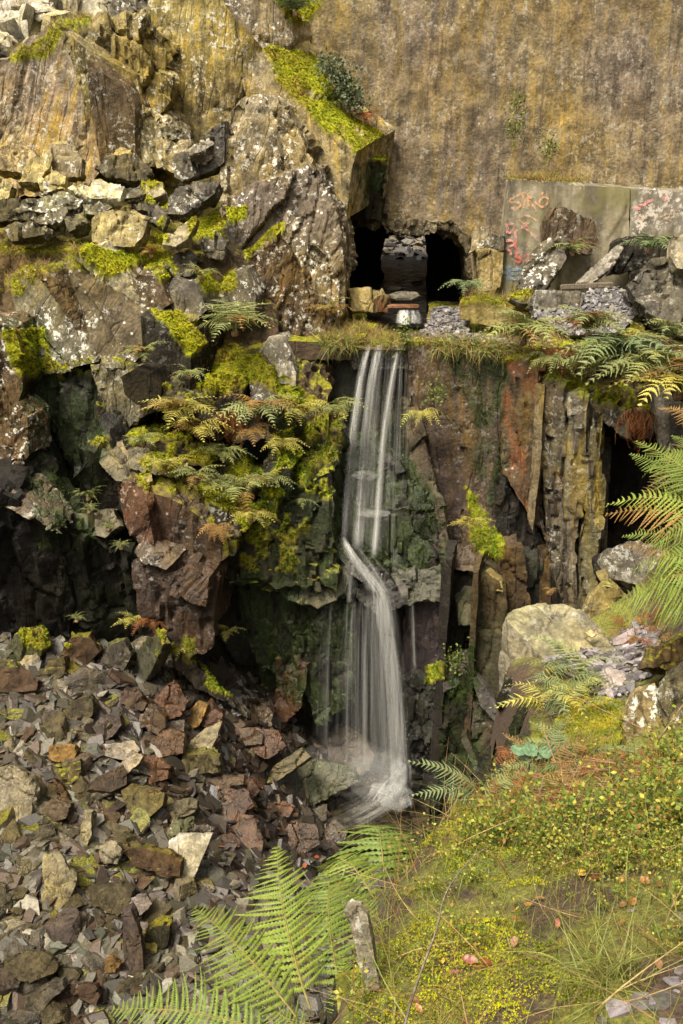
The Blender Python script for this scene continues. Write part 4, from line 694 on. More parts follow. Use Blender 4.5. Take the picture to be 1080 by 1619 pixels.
# the rocks of the scree that stand out, traced one by one
BR = [
 ([(0,1216),(20,1210),(42,1222),(56,1245),(50,1290),(30,1305),(-40,1312),(-40,1220)], 'pale', 'largest pale flat-faced rock at the left edge of the scree', dict(lean=40, th=.8, up=.3, lichen=.25)),
 ([(68,1350),(94,1344),(102,1356),(122,1392),(108,1400),(108,1425),(88,1440),(70,1430),(66,1396)], 'pale', 'pale olive slab tilted steeply in the lower scree', dict(lean=40, th=.3, up=.25, moss=.2)),
 ([(137,1410),(190,1402),(208,1410),(204,1432),(186,1446),(152,1432)], 'olive', 'wide dark olive slab with a curved lower edge', dict(lean=26, th=.45, up=.25)),
 ([(204,1420),(232,1412),(242,1428),(236,1440),(212,1452),(205,1440)], 'lilac', 'small squared light grey slate beside the wide olive slab', dict(lean=36, th=.2, up=.3)),
 ([(194,1444),(206,1440),(222,1480),(228,1540),(214,1546),(196,1520)], 'purple', 'long upright purple-brown splinter of slate', dict(lean=20, th=.25, up=.35, stretch=(1.5,1,.15))),
 ([(0,1520),(30,1502),(66,1506),(94,1526),(86,1536),(50,1552),(0,1548)], 'olive', 'big olive slab in the lower left corner of the scree', dict(lean=46, th=.4, up=.25)),
 ([(36,1580),(70,1560),(96,1552),(100,1562),(74,1590),(50,1619),(40,1605)], 'grey', 'long grey block under the olive slab in the corner', dict(lean=30, th=.4, up=.25)),
 ([(108,1566),(130,1556),(150,1558),(158,1574),(150,1590),(126,1580)], 'brown', 'brown oval rock near the bottom fern frond', dict(lean=40, th=.3, up=.25)),
 ([(62,1602),(76,1588),(98,1600),(106,1619),(66,1625)], 'olive', 'olive rock on the bottom edge of the scree', dict(lean=30, th=.4, up=.2)),
 ([(90,1530),(118,1532),(128,1542),(112,1558),(92,1552)], 'olive', 'small olive block tucked under the corner slab', dict(lean=40, th=.3, up=.15)),
 ([(268,1330),(282,1318),(336,1318),(326,1342),(306,1378),(296,1412),(264,1440),(280,1380)], (.26,.255,.27), 'smooth light grey triangular slab pointing down into the scree', dict(lean=36, th=.2, up=.3, A=.015, fine=.004)),
 ([(188,1344),(220,1340),(270,1352),(286,1362),(284,1386),(258,1384),(210,1368)], 'brown', 'long layered brown rock left of the light triangular slab', dict(lean=26, th=.45, up=.3, moss=.3)),
 ([(192,1250),(208,1240),(236,1242),(258,1256),(256,1272),(236,1292),(222,1300),(206,1286)], 'olive', 'rounded olive rock in the middle of the scree', dict(lean=40, th=.4, up=.2, moss=.2)),
 ([(258,1272),(290,1262),(312,1266),(312,1282),(276,1298),(262,1296)], 'grey', 'flat-topped grey block beside the rounded olive rock', dict(lean=40, th=.35, up=.25)),
 ([(264,1326),(274,1302),(304,1292),(302,1308),(282,1326),(268,1336)], 'green', 'greenish mottled slab above the light triangular one', dict(lean=40, th=.2, up=.2, lichen=.8)),
 ([(78,1180),(112,1176),(122,1182),(116,1200),(92,1206),(76,1200)], 'ochre', 'ochre brown chunk upper left in the scree', dict(lean=36, th=.35, up=.2)),
 ([(86,1212),(106,1204),(126,1200),(126,1230),(104,1244),(92,1236)], 'olive', 'yellow-green mossy chunk in the scree', dict(lean=40, th=.35, up=.2, moss=.8)),
 ([(72,1278),(84,1262),(112,1270),(104,1294),(88,1298),(72,1290)], 'purple', 'ribbed grey-brown block in the left scree', dict(lean=40, th=.35, up=.2, roll=60)),
 ([(162,1176),(212,1172),(222,1186),(196,1202),(164,1196)], 'lilac', 'flat lilac slab lying above the lilac shard', dict(lean=46, th=.2, up=.25, roll=70)),
 ([(178,1220),(186,1208),(208,1184),(226,1196),(220,1206),(196,1230)], 'lilac', 'bright lilac shard tilted in the upper scree', dict(lean=36, th=.25, up=.3, roll=-50)),
 ([(102,1128),(118,1106),(140,1100),(148,1112),(146,1130),(134,1146),(104,1142)], 'olive', 'squared tan block in the upper scree', dict(lean=26, th=.5, up=.2)),
 ([(184,1110),(196,1086),(218,1092),(232,1112),(226,1124),(200,1118)], 'brown', 'reddish brown rock left of the two big wet rust blocks', dict(lean=30, th=.45, up=.2, wet=.3)),
 ([(150,1150),(164,1132),(188,1128),(192,1146),(178,1166),(160,1172)], 'purple', 'mauve lumpy rock in the upper scree', dict(lean=36, th=.4, up=.2)),
 ([(232,1118),(276,1076),(298,1108),(284,1132),(262,1138)], 'rust', 'big square wet rust brown block below the terrace', dict(lean=30, yaw=10, th=.6, up=.3, wet=.6)),
 ([(222,1140),(236,1112),(262,1134),(262,1150),(248,1160),(224,1150)], 'brown', 'wet brown block with white edges under the rust block', dict(lean=16, th=.4, up=.4, wet=.6, lichen=.4)),
 ([(430,1120),(436,1034),(444,1020),(462,1034),(474,1056),(486,1050),(484,1082),(474,1120),(452,1142),(434,1136)], 'rust', 'tall pointed wet rust red rock standing left of the fall', dict(lean=10, yaw=-10, th=.6, up=1.0, wet=.75, A=.08, vox=.045)),
 ([(290,1200),(300,1172),(326,1152),(352,1140),(342,1164),(330,1186),(320,1200)], 'pale', 'pale wet slab in front of the rust blocks', dict(lean=40, th=.35, up=.3, wet=.6, roll=-40)),
 ([(288,1196),(322,1190),(344,1200),(346,1222),(300,1228),(290,1222)], 'olive', 'mossy brown block under the pale wet slab', dict(lean=14, th=.5, up=.3, wet=.3, moss=.3)),
 ([(218,1196),(246,1192),(268,1212),(266,1232),(240,1240),(222,1226)], 'rust', 'cracked red-brown rock below the flat lilac slab', dict(lean=36, th=.45, up=.2, wet=.4)),
 ([(318,1120),(332,1108),(350,1130),(346,1150),(320,1148)], 'rust', 'small orange brown wet block behind the pale slab', dict(lean=20, th=.4, up=.3, wet=.6)),
 ([(292,1138),(312,1110),(330,1114),(318,1146),(298,1160)], 'ochre', 'ochre wet wedge between the rust blocks', dict(lean=26, th=.4, up=.2, wet=.5)),
 ([(400,1120),(424,1114),(434,1128),(430,1148),(408,1152)], 'brown', 'wet brown block at the foot of the pointed red rock', dict(lean=26, th=.35, up=.2, wet=.7, lichen=.5)),
 ([(366,1156),(398,1150),(418,1160),(416,1178),(380,1180)], 'brown', 'wet brown slab below the pointed red rock', dict(lean=40, th=.3, up=.2, wet=.8)),
 ([(404,1244),(430,1216),(480,1182),(492,1196),(452,1224),(420,1250)], 'olive', 'long wet olive slab slanting down beside the pool', dict(lean=46, th=.3, up=.3, wet=.8, roll=-40)),
 ([(420,1245),(450,1216),(500,1200),(560,1214),(566,1236),(500,1270),(490,1276)], 'green', 'broad wet greenish slab at the edge of the pool', dict(lean=34, th=.4, up=.3, wet=.85, algae=.4)),
 ([(515,1200),(520,1160),(534,1140),(552,1148),(580,1170),(592,1195),(584,1218),(560,1226)], 'purple', 'rounded wet mauve boulder splashed by the falling water', dict(lean=18, th=.7, up=.5, wet=.7, A=.03)),
 ([(575,1250),(586,1240),(606,1240),(610,1256),(592,1268),(576,1264)], 'green', 'small round wet stone in the splash', dict(lean=30, th=.4, up=.2, wet=.7)),
 ([(588,1296),(612,1276),(648,1280),(668,1300),(660,1320),(610,1322)], 'purple', 'dark glossy rock in front of the splash', dict(lean=30, th=.4, up=.3, wet=.95)),
 ([(346,1296),(368,1282),(400,1290),(418,1330),(412,1360),(372,1344)], (.06,.032,.018), 'flat wet dark brown slab in the runoff', dict(lean=52, th=.25, up=.15, wet=.8)),
 ([(506,1320),(530,1296),(552,1312),(540,1340),(512,1344)], 'purple', 'shiny dark rock beside the small fern by the pool', dict(lean=36, th=.4, up=.2, wet=.95)),
 ([(430,1270),(452,1262),(464,1276),(456,1292),(432,1290)], 'rust', 'small wet red stone below the olive slab', dict(lean=40, th=.25, up=.2, wet=.8)),
 ([(300,1236),(348,1224),(386,1226),(384,1240),(330,1252),(302,1250)], 'brown', 'long wet brown ledge-like rock in the runoff', dict(lean=30, th=.35, up=.2, wet=.7)),
 ([(386,1236),(400,1232),(412,1250),(404,1262),(392,1256)], 'rust', 'small upright reddish stone in the runoff', dict(lean=30, th=.2, up=.2, wet=.6)),
 ([(202,1070),(214,1030),(250,1000),(258,1020),(240,1060),(216,1100)], 'green', 'thin dark green slab standing on edge at the scree top', dict(lean=4, yaw=-50, th=.25, up=.4, moss=.4)),
 ([(210,1016),(224,1008),(244,1014),(248,1036),(214,1034)], 'pale', 'pale cracked block on top of the scree below the terrace', dict(lean=20, th=.5, up=.4, lichen=.6)),
 ([(270,1030),(290,1036),(330,1070),(372,1118),(350,1112),(310,1086),(278,1058)], (.03,.024,.02), 'long dark slab leaning down under the green moss', dict(lean=10, yaw=10, th=.4, up=.5, wet=.4)),
 ([(-20,1060),(30,1054),(62,1074),(56,1090),(20,1096),(-20,1090)], 'brown', 'flat brown slab at the left end of the scree top', dict(lean=50, th=.35, up=.2)),
 ([(-20,1064),(0,1040),(24,1042),(30,1056),(0,1066)], 'olive', 'olive sloping rock behind the flat brown slab', dict(lean=40, th=.4, up=.3, moss=.5)),
 ([(58,1066),(76,1046),(100,1040),(104,1066),(80,1080)], 'olive', 'olive rock at the back of the scree beside the overhang', dict(lean=30, th=.4, up=.2, moss=.4)),
 ([(84,1230),(96,1240),(110,1262),(104,1266),(86,1250)], 'brown', 'brown chip below the yellow-green mossy chunk', dict(lean=40, th=.25, up=.15)),
 ([(152,1340),(176,1330),(194,1346),(186,1366),(160,1366)], 'pale', 'pale tan flat stone left of the long layered rock', dict(lean=46, th=.25, up=.25)),
 ([(124,1330),(134,1280),(146,1282),(144,1320),(138,1342)], 'pale', 'narrow pale splinter above the pale tan stone', dict(lean=40, th=.25, up=.2)),
 ([(168,1346),(196,1318),(226,1340),(228,1352),(196,1350)], 'olive', 'olive wedge leaning on the long layered rock', dict(lean=30, th=.3, up=.2)),
 ([(224,1484),(240,1466),(268,1464),(262,1500),(236,1500)], (.03,.03,.018), 'dark hollowed rock with a mossy rim by the splinter', dict(lean=20, th=.4, up=.2, moss=.8)),
 ([(164,1520),(178,1514),(190,1524),(184,1538),(168,1536)], 'ochre', 'bright ochre stone in the lower scree', dict(lean=40, th=.2, up=.15)),

 ([(96,1036),(112,1008),(140,1004),(156,1030),(140,1050),(108,1050)], 'brown', 'brown block at the back of the scree under the black overhang', dict(lean=16, th=.5, up=.3, moss=.5)),
 ([(10,1030),(26,1004),(60,1000),(76,1026),(60,1042),(24,1044)], 'green', 'dark mossy block at the back of the scree near the left edge', dict(lean=16, th=.5, up=.3, moss=.9, algae=.5)),
 ([(158,1052),(170,1022),(196,1012),(208,1036),(196,1060)], 'grey', 'grey block at the back of the scree left of the green standing slab', dict(lean=14, th=.5, up=.35, moss=.3)),
 ([(384,1180),(400,1150),(440,1156),(452,1180),(424,1200)], (.05,.024,.013), 'dark wet red-brown slab between the pointed red rock and the pool', dict(lean=36, th=.4, up=.35, wet=.9)),
 ([(336,1262),(352,1244),(392,1250),(404,1276),(372,1292),(344,1284)], (.045,.024,.014), 'dark wet flat rock in the middle of the runoff', dict(lean=44, th=.35, up=.3, wet=.9)),
 ([(440,1330),(462,1300),(500,1304),(506,1336),(474,1352)], (.05,.03,.02), 'wet brown slab above the tip of the foreground fern', dict(lean=42, th=.35, up=.3, wet=.9)),
 ([(240,1170),(262,1150),(292,1160),(288,1190),(256,1196)], (.06,.034,.02), 'wet brown wedge left of the pale wet slab', dict(lean=34, th=.4, up=.3, wet=.6)),
]
for poly, c, lab, kw in BR: sstone(poly, c, lab, **kw)

# the rest: individuals by class, then the small chips as one mass
def near_wet(x, y): return np.clip(1 - np.hypot((x - 430) / 330, (y - 1205) / 265), 0, 1)
CLS = [('olive', 5), ('grey', 4), ('brown', 4), ('purple', 3), ('pale', 2.5), ('green', 2), ('lilac', 1), ('rust', 1)]
pw = np.array([w for _, w in CLS]); pw = pw / pw.sum()
boxes = np.array([[np.min([p[0] for p in b[0]]), np.min([p[1] for p in b[0]]), np.max([p[0] for p in b[0]]), np.max([p[1] for p in b[0]])] for b in BR])
import re
SHORT = [re.split(r' (?:in|at|below|left|beside|with|under|above|near|on|lying|between|behind|tucked|pointing|leaning|tilted|standing|slanting|splashed|upper) ', q[2])[0] for q in BR]
nplaced = 0; tries = 0; placed = []
while nplaced < 290 and tries < 6000:
    tries += 1; x = random.uniform(-25, 640); y = random.uniform(1050, 1640)
    if x > 330 and y > 1330 + (640 - x) * .1: continue
    if x > 160 + (1640 - y) * .9 and y > 1480: continue
    if y < 1050 + max(0, (x - 280)) * .75 or x > 560 + 80 * (y > 1290): continue
    if ((boxes[:, 0] < x) & (boxes[:, 2] > x) & (boxes[:, 1] < y) & (boxes[:, 3] > y)).any() and random.random() < .8: continue
    s = .3 + .48 * random.random() ** 1.4
    if any((x - a) ** 2 + ((y - b) * 1.3) ** 2 < (25 * (s + t)) ** 2 for a, b, t in placed): continue
    placed.append((x, y, s)); p = SCR.hit(x, y, 6, 17.5); w = float(near_wet(x, y))
    cl = 'rust' if random.random() < w * .7 else CLS[int(rng.choice(len(CLS), p=pw))][0]
    if w > .35 and cl in ('olive', 'green'): cl = 'brown'
    o = link('slate_piece', BIG[random.randrange(len(BIG))]); o.location = (p[0], p[1], p[2] + s * .10); o.scale = (s * random.uniform(.9, 1.25), s * random.uniform(.8, 1.1), s * random.uniform(.7, 1.2))
    n = SCR.normal(p[0], p[1])[0]; n = Vector(n) + Vector((random.gauss(0, .3), random.gauss(0, .3), 0)); q = n.to_track_quat('Z', 'Y')
    o.rotation_mode = 'QUATERNION'; o.rotation_quaternion = q @ Vector((0, 0, 1)).rotation_difference(Vector((0, 0, 1))) @ __import__('mathutils').Quaternion((0, 0, 1), random.uniform(0, 6.28))
    k = random.uniform(.65, 1.4) * (1 - .4 * w); cc = SC[cl]; props(o, (cc[0] * k, cc[1] * k, cc[2] * k), wet=min(.95, .1 + w * 1.7), lichen=random.choice([0, 0, .3]), moss=random.choice([0, 0, 0, .5]), roll=random.uniform(-70, 70))
    size = 'small' if s < .42 else 'medium'; wt = 'wet ' if w > .3 else ''
    word = {'olive': 'olive', 'grey': 'grey', 'brown': 'brown', 'purple': 'purplish', 'pale': 'pale', 'green': 'greenish', 'lilac': 'lilac', 'rust': 'rust red'}[cl]
    bc = (boxes[:, :2] + boxes[:, 2:]) / 2; m_ = int(np.argmin(np.hypot(bc[:, 0] - x, bc[:, 1] - y))); dx, dy = x - bc[m_, 0], y - bc[m_, 1]
    rel = ('right of' if dx > 0 else 'left of') if abs(dx) > abs(dy) else ('below' if dy > 0 else 'above')
    tag(o, f'{size} {wt}{word} slate piece {rel} the {SHORT[m_]}', 'rock', 'loose slate pieces of the scree'); nplaced += 1
def chips(name, xs, ys, f, smin, smax, cols, up=.0, kind='stuff', label=None, tilt=.55, pw_=2.6, nrm=None):
    n = len(xs); z = f(xs, ys); s = smin + (smax - smin) * rng.random(n) ** pw_; allv, allf, allc = [], [], []; off = 0
    nn = (nrm if nrm is not None else np.tile([0, 0, 1.], (n, 1))) + rng.normal(0, tilt, (n, 3)) * np.array([1, 1, .2]); rot = frames(nn, rng.uniform(0, 6.28, n))
    kind_i = rng.integers(0, len(SMALL), n); cols = np.array(cols)
    tc = cols[rng.integers(0, len(cols), n)] * rng.uniform(.4, 1.45, (n, 1))
    for k in range(len(SMALL)):
        m = kind_i == k
        if not m.any(): continue
        v, fc_, c = instances(SMALL[k][0], SMALL[k][1], np.stack([xs[m], ys[m], z[m] + s[m] * .12 + up], 1), rot[m], s[m], tc[m]); allv.append(v); allf.append(fc_ + off); allc.append(c); off += len(v)
    return np.vstack(allv), np.vstack(allf), np.vstack(allc)
def chip_mat(name='slate_chips', rough=.55):
    t = NT(name); geo = t.n('NewGeometry'); n = t.noise(geo.outputs['Position'], 26, 5, .7)
    c = t.attr('tint', 'GEOMETRY').outputs['Color']; c = t.mix(t.ramp(n, .3, .7), t.mix(.5, c, (.01, .01, .01)), t.mix(1, c, (1.35, 1.3, 1.25), 'MULTIPLY'))
    return t.done(t.bsdf(c, rough, n, .6, .015).outputs[0])
M['chip'] = chip_mat(); M['wetchip'] = chip_mat('wet_slate_chips', .36)
xs = rng.uniform(-7, 2.5, 25000); ys = rng.uniform(6.3, 16.9, 25000); px, py = project(np.stack([xs, ys, SCR.z(xs, ys)], 1)); k = (px > -330) & (px < 760) & (py < 1760)
for b_ in boxes: k &= ~((px > b_[0] + 6) & (px < b_[2] - 6) & (py > b_[1] + 4) & (py < b_[3] - 6) & (rng.random(len(px)) < .85))
xs, ys, px, py = xs[k], ys[k], px[k], py[k]
w = near_wet(px, py)
v, f, c = chips('x', xs, ys, SCR.z,   .07, .46, [SC['olive'], SC['grey'], SC['brown'], SC['brown'], SC['olive'], SC['purple'], SC['green'], SC['pale']], nrm=SCR.normal(xs, ys))
vx, vy = project(v); ww = near_wet(vx, vy)[:, None]; c = c * (1 - .75 * ww) + ww * .75 * np.array([.058, .027, .013]) * (c.mean(1, keepdims=True) / .11)
c = c * (1 - .35 * ww); wetf = ww[f].mean((1, 2)) > .3
link('slate_rubble', mesh_np('slate_rubble', v, f[~wetf], c), M['chip'], kind='stuff', label='small loose chips of slate filling the scree')
link('wet_rubble', mesh_np('wet_rubble', v, f[wetf], c), M['wetchip'], kind='stuff', label='small wet brown chips of slate round the foot of the fall')

# ------------------------------------------------------------------ the near bank
BNK = Sheet(cpts([(540,1640,2.75),(700,1640,2.55),(900,1640,2.4),(1080,1640,2.3),(1250,1640,2.2),(560,1520,3.2),(800,1500,2.95),(1080,1500,2.75),(620,1400,3.8),(850,1380,3.6),(1080,1380,3.4),(700,1290,4.7),(850,1262,4.8),(1080,1260,4.5),
   (830,1240,5.2),(930,1190,5.9),(1080,1170,5.6),(900,1120,6.9),(1000,1100,6.8),(960,1040,7.9),(1080,1010,7.6),(900,1030,8.0),(980,975,9.0),(1080,940,8.6),(1160,850,8.0),(1200,700,8.5),(1250,1000,6.0),(1250,1250,4.2),(450,1640,3.0),(400,1619,3.1)]))
def left_edge(y): return np.interp(y, [1.5, 2.4, 3.0, 3.6, 4.4, 5.0, 5.6, 6.4, 7.2, 8.0, 9.0, 10], [-.45, -.18, .0, .18, .5, .88, 1.22, 1.45, 1.6, 1.55, 1.9, 2.6])
def bank_z(x, y):
    z = BNK.z(x, y); d = np.maximum(0, left_edge(y) - x); b = np.maximum(0, y - 9.2); return z - d * 4 - d * d * 20 - b * 1.5 - b * b * 3
banko = grid_sheet('bank', bank_z, -1.9, 5.5, 1.2, 9.9, .05, M['soil'], .05, keep=lambda v: left_edge(v[:, 1]) - v[:, 0] < .16)
_ys = np.arange(1.3, 9.9, .45); _e = [(float(left_edge(y)) + .04, float(y)) for y in _ys]
_pl = _e + [(5.0, 9.7), (5.0, 1.3)]; _z = [float(bank_z(x + .1, y)[0]) - .22 for x, y in _e] + [-1.5, 0.0]
_me = remesh(prism(np.array([(x, y, z) for (x, y), z in zip(_pl, _z)]), (.35, .2, -5)), .07); weather(_me, .32, .5, 10, 77, .02, (1, 1, .4), cover=False)
props(link('bank_rock', _me, M['rock'], banko), 'd', moss=.8, lichen=.3, algae=.25)
tag(banko, label='overgrown near bank above the scree')

# unseen quarry sides and rising ground behind, put in to block low sky light
pit = empty('quarry_side_blocker', (0, 0, 0), kind=S, label='unseen quarry sides added to shut out light from the low sky')
def side(pts, ext, c='b'):
    me = remesh(prism(np.array(pts, float), ext), .35); weather(me, .5, 2.5, 0, 9, .1, cover=False); props(link('pit_wall_blocker', me, M['rock'], pit), c)
side([(-9.5, 20, -10), (-9.5, 20, 2.5), (-11, -6, 3.5), (-8.5, 2, -10)], (-2, 0, 0))  # left side kept low so the sun reaches the upper left
side([(11, 22, -3), (11, 22, 16), (10, -6, 14), (9, 4, -3)], (2, 0, 0))
side([(-12, -5.5, 3), (-12, -9, 14), (12, -9, 14), (12, -5.5, 3)], (0, -2, 0))
grid_sheet('hillside_blocker', lambda x, y: 2.0 + np.clip(1.4 - y, 0, 9) * .45 + 0 * x, -1.0, 9, -7, 1.3, .3, M['soil'], .15)

xs = rng.uniform(-1.5, 5, 1500); ys = rng.uniform(29.5, 37, 1500)
v, f, c = chips('x', xs, ys, lambda x, y: -.05 + .045 * (y - 30) + np.clip(y - 34.5, 0, 3) * .3 * (x > 1.6), .12, .6, [(.09, .082, .08), (.12, .11, .105), (.07, .065, .06), (.11, .085, .05)])
link('far_rubble', mesh_np('far_rubble', v, f, c), M['chip'], kind='stuff', label='grey slate rubble seen through the tunnel')

# pale rubble high on the left
for i in range(34):
    x, y = random.uniform(-10, 125), random.uniform(-10, 78)
    if y > 80 - x * .45 + 20: continue
    p_ = W(x, y, 25.2 - y * .03); o = link('pale_block', BIG[random.randrange(len(BIG))]); s = random.uniform(.3, .8); o.location = tuple(p_); o.scale = (s, s * .9, s * 1.5); o.rotation_euler = (random.uniform(-.7, .7), random.uniform(-.7, .7), random.uniform(0, 6.28)); k = random.uniform(.7, 1.15)
    props(o, (.34 * k, .325 * k, .29 * k), lichen=.5); tag(o, f'{"large" if s > .55 else "small"} pale block in the {"upper" if y < 30 else "lower"} {["left", "middle", "right"][min(2, max(0, int((x + 10) / 45)))]} of the top left rubble heap', 'rock', 'pale blocks of the top left rubble heap')

# ------------------------------------------------------------------ stones of the near bank
NG = 'rocks on the near bank'
stone('boulder', [(799,978),(812,964),(850,957),(892,955),(926,970),(960,1000),(974,1030),(942,1042),(888,1054),(868,1050),(848,1024)], 8.25, (.185,.172,.145), lean=70, ext=(-.02,.15,-1.35), shrink=.86, A=.03, cell=.5, vox=.03, fine=.015, lichen=.25, moss=.15, label='big flat-topped grey boulder on the edge of the near bank', group=NG)
stone('boulder', [(988,1196),(994,1140),(1006,1100),(1034,1084),(1050,1110),(1062,1150),(1072,1190),(1040,1212)], 6.0, (.16,.135,.09), yaw=-8, lean=34, th=.5, A=.04, cell=.3, vox=.025, lichen=1.4, label='brown rock with white lichen patches among the ferns of the bank', group=NG)
stone('boulder', [(1044,1100),(1060,1076),(1100,1054),(1150,1080),(1150,1210),(1076,1196),(1062,1150)], 5.9, 'g', yaw=-10, lean=26, th=.6, A=.05, cell=.3, vox=.025, lichen=.9, label='dark speckled rock at the right edge beside the lichened one', group=NG)
stone('boulder', [(1030,1056),(1050,1020),(1090,1000),(1150,1010),(1150,1070),(1080,1062)], 6.6, 'b', lean=30, th=.5, A=.05, cell=.3, vox=.03, moss=.9, label='mossy brown rock at the right edge below the big ferns', group=NG)
stone('boulder', [(922,972),(940,940),(956,926),(978,936),(1000,975),(1012,1002),(985,1016),(945,1004)], 9.3, 'o', yaw=-10, lean=24, th=.5, A=.06, cell=.35, vox=.035, lichen=.4, moss=.4, streak=.4, label='olive angular rock behind the flat-topped boulder', group=NG)
stone('boulder', [(944,888),(962,868),(1005,852),(1070,870),(1110,890),(1110,925),(1010,925),(960,912)], 10.2, 'g', yaw=-6, lean=40, th=.5, A=.05, cell=.35, vox=.035, lichen=.4, label='grey slab jutting out under the right-hand ferns', group=NG)
stone('boulder', [(942,905),(956,902),(996,948),(992,966),(980,962)], 10.0, 'o', yaw=-20, lean=20, th=.25, A=.03, vox=.03, label='narrow olive slab leaning under the jutting slab', group=NG)
stone('boulder', [(940,900),(1010,905),(1100,900),(1130,1000),(1000,1000),(960,960)], 11.0, 'k', yaw=-6, lean=-5, th=.6, A=.06, cell=.4, label='rock in the hollow under the jutting slab, blackened to give its shade', group=NG)  # near-black colour supplies the shade of the hollow
stone('slate_slab', [(938,1070),(962,1054),(986,1063),(994,1083),(970,1096)], 7.15, (.26,.23,.25), lean=66, th=.05, A=.006, vox=.012, fine=.003, label='largest loose purple-grey slate beside the cushion of moss', cat='slate')
stone('slate_slab', [(968,1012),(986,1000),(1002,992),(1004,1004),(985,1018),(970,1020)], 8.4, (.24,.21,.24), lean=66, th=.05, A=.006, vox=.014, fine=.003, label='purple-grey slate at the edge of the brown leaf litter', cat='slate')
stone('slate_slab', [(986,1058),(1020,1066),(1024,1078),(990,1072)], 7.5, (.17,.155,.14), lean=66, th=.05, A=.006, vox=.014, fine=.003, label='long grey-brown slate right of the largest purple-grey one', cat='slate')
stone('slate_slab', [(926,1000),(934,996),(944,1002),(936,1008)], 8.1, (.45,.36,.24), lean=66, th=.03, A=.004, vox=.012, fine=.002, label='small pale chip lying on the flat-topped boulder', cat='slate')
stone('boulder', [(802,1150),(836,1108),(872,1120),(900,1180),(880,1215),(836,1246),(806,1232)], 7.1, 'd', yaw=-30, lean=4, th=.6, A=.06, cell=.3, vox=.03, moss=.9, algae=.5, label='dark mossy rock below the flat-topped boulder', group=NG)
stone('marker_post', [(548,1440),(556,1432),(568,1431),(580,1446),(590,1500),(600,1562),(582,1568),(564,1510)], 2.98, (.24,.222,.17), yaw=-16, lean=14, th=.07, A=.012, cell=.12, vox=.012, fine=.006, mat='stone', lichen=.8, stretch=(1,1,.3), label='leaning weathered slate post beside the foreground ferns', cat='post')

def sel(n, x0, x1, y0, y1):
    xs = rng.uniform(x0, x1, n); ys = rng.uniform(y0, y1, n); z = bank_z(xs, ys); p = np.stack([xs, ys, z], 1); px, py = project(p); return p, px, py
def bnormal(x, y):
    e = .06; zx = (bank_z(x + e, y) - bank_z(x - e, y)) / (2 * e); zy = (bank_z(x, y + e) - bank_z(x, y - e)) / (2 * e); n = np.stack([-zx, -zy, np.ones_like(zx)], 1); return n / np.linalg.norm(n, axis=1)[:, None]
p, px, py = sel(26000, .8, 4.5, 1.5, 9.6)
k = inpoly(px, py, [(855,1046),(960,1020),(1000,985),(1045,1000),(1040,1060),(985,1110),(960,1110),(930,1085)]) | (inpoly(px, py, [(930,1625),(985,1585),(1085,1530),(1140,1640)]) & (rng.random(len(px)) < .5)) | (inpoly(px, py, [(700,1480),(800,1430),(1080,1400),(1080,1460),(860,1490)]) & (rng.random(len(px)) < .014))
P = p[k]; v, f, c = chips('x', P[:, 0], P[:, 1], bank_z, .03, .15, [(.2,.18,.19), (.16,.15,.14), (.22,.19,.2), (.12,.11,.09)], up=.01, tilt=.18, nrm=bnormal(P[:, 0], P[:, 1]))
link('slate_chips', mesh_np('slate_chips', v, f, c), M['chip'], kind='stuff', label='loose flat chips of slate on the near bank')

# ------------------------------------------------------------------ ferns
def frond_mesh(name, N=22, Mp=8, width=.36, arch=.16, seed=0, droop=.25, curl=0.):
    r = np.random.default_rng(seed); vs, fs, mi = [], [], []
    def cur(t): return np.array([t - .06 * math.sin(t * 3.1), curl * t * t, arch * math.sin(math.pi * min(1, t * .9 + .05)) - arch * .75 * t * t])
    K = 14; w0 = .0055
    for i in range(K + 1):
        t = i / K; q = cur(t); w = w0 * (1 - .8 * t); vs += [q + [0, w, 0], q + [0, -w, 0], q + [0, 0, w * 1.3]]
        if i:
            b = len(vs) - 6
            for a, d in ((0, 1), (1, 2), (2, 0)): fs.append([b + a, b + d, b + 3 + d, b + 3 + a]); mi.append(1)
    for i in range(N):
        t = .10 + .89 * (i / (N - 1)) ** .92; L = width * min(1, ((t - .02) / .26)) ** .8 * max(.03, (1 - t)) ** .72 * 1.15; q = cur(t); T = cur(min(1, t + .01)) - cur(t - .01); T /= np.linalg.norm(T); gap = .9 / N
        for s in (-1, 1):
            l = L * r.uniform(.82, 1.1); sw = r.uniform(.16, .42); d = np.array([sw, s, 0]); d = d - T * 0; d /= np.linalg.norm(d); zdir = np.cross(T, [0, 1, 0]); dr = droop * r.uniform(.3, 2.0)
            def pp(u): return q + d * l * u + np.array([.26 * u * u * l, 0, -dr * l * u * u]) + zdir * .0
            tw = r.uniform(-.5, .5)
            w = gap * .47; b = len(vs); S_ = 2 * Mp; up_ = np.array([0, 0, 1.0])
            for j in range(S_ + 1):
                u = j / S_; ww = (w * (1 - u) ** .6 * (r.uniform(.85, 1.05) if j % 2 else .40) + .0006) * (1 if j else .4); c0 = pp(u); sd = T * ww
                vs += [c0 + sd * 1.1 + np.array([.25 * ww, 0, tw * ww - .25 * ww]), c0 + up_ * ww * .12, c0 - sd * .9 + np.array([.25 * ww, 0, -tw * ww - .25 * ww])]
                if j:
                    k_ = b + 3 * j; fs += [[k_ - 3, k_, k_ + 1, k_ - 2], [k_ - 2, k_ + 1, k_ + 2, k_ - 1]]; mi += [0, 0]
    me = mesh_np(name, np.array(vs), np.array(fs)); me.materials.append(M['frond']); me.materials.append(M['rachis']); me.polygons.foreach_set('material_index', np.array(mi, np.int32)); me.update(); return me
FN = [frond_mesh('frond_near', 28, 14, .31, .12, 40 + i, .24, random.uniform(-.2, .2)) for i in range(4)]
FM = [frond_mesh('frond_mid', 21, 9, .33, .20, 60 + i, .38, random.uniform(-.22, .22)) for i in range(4)]
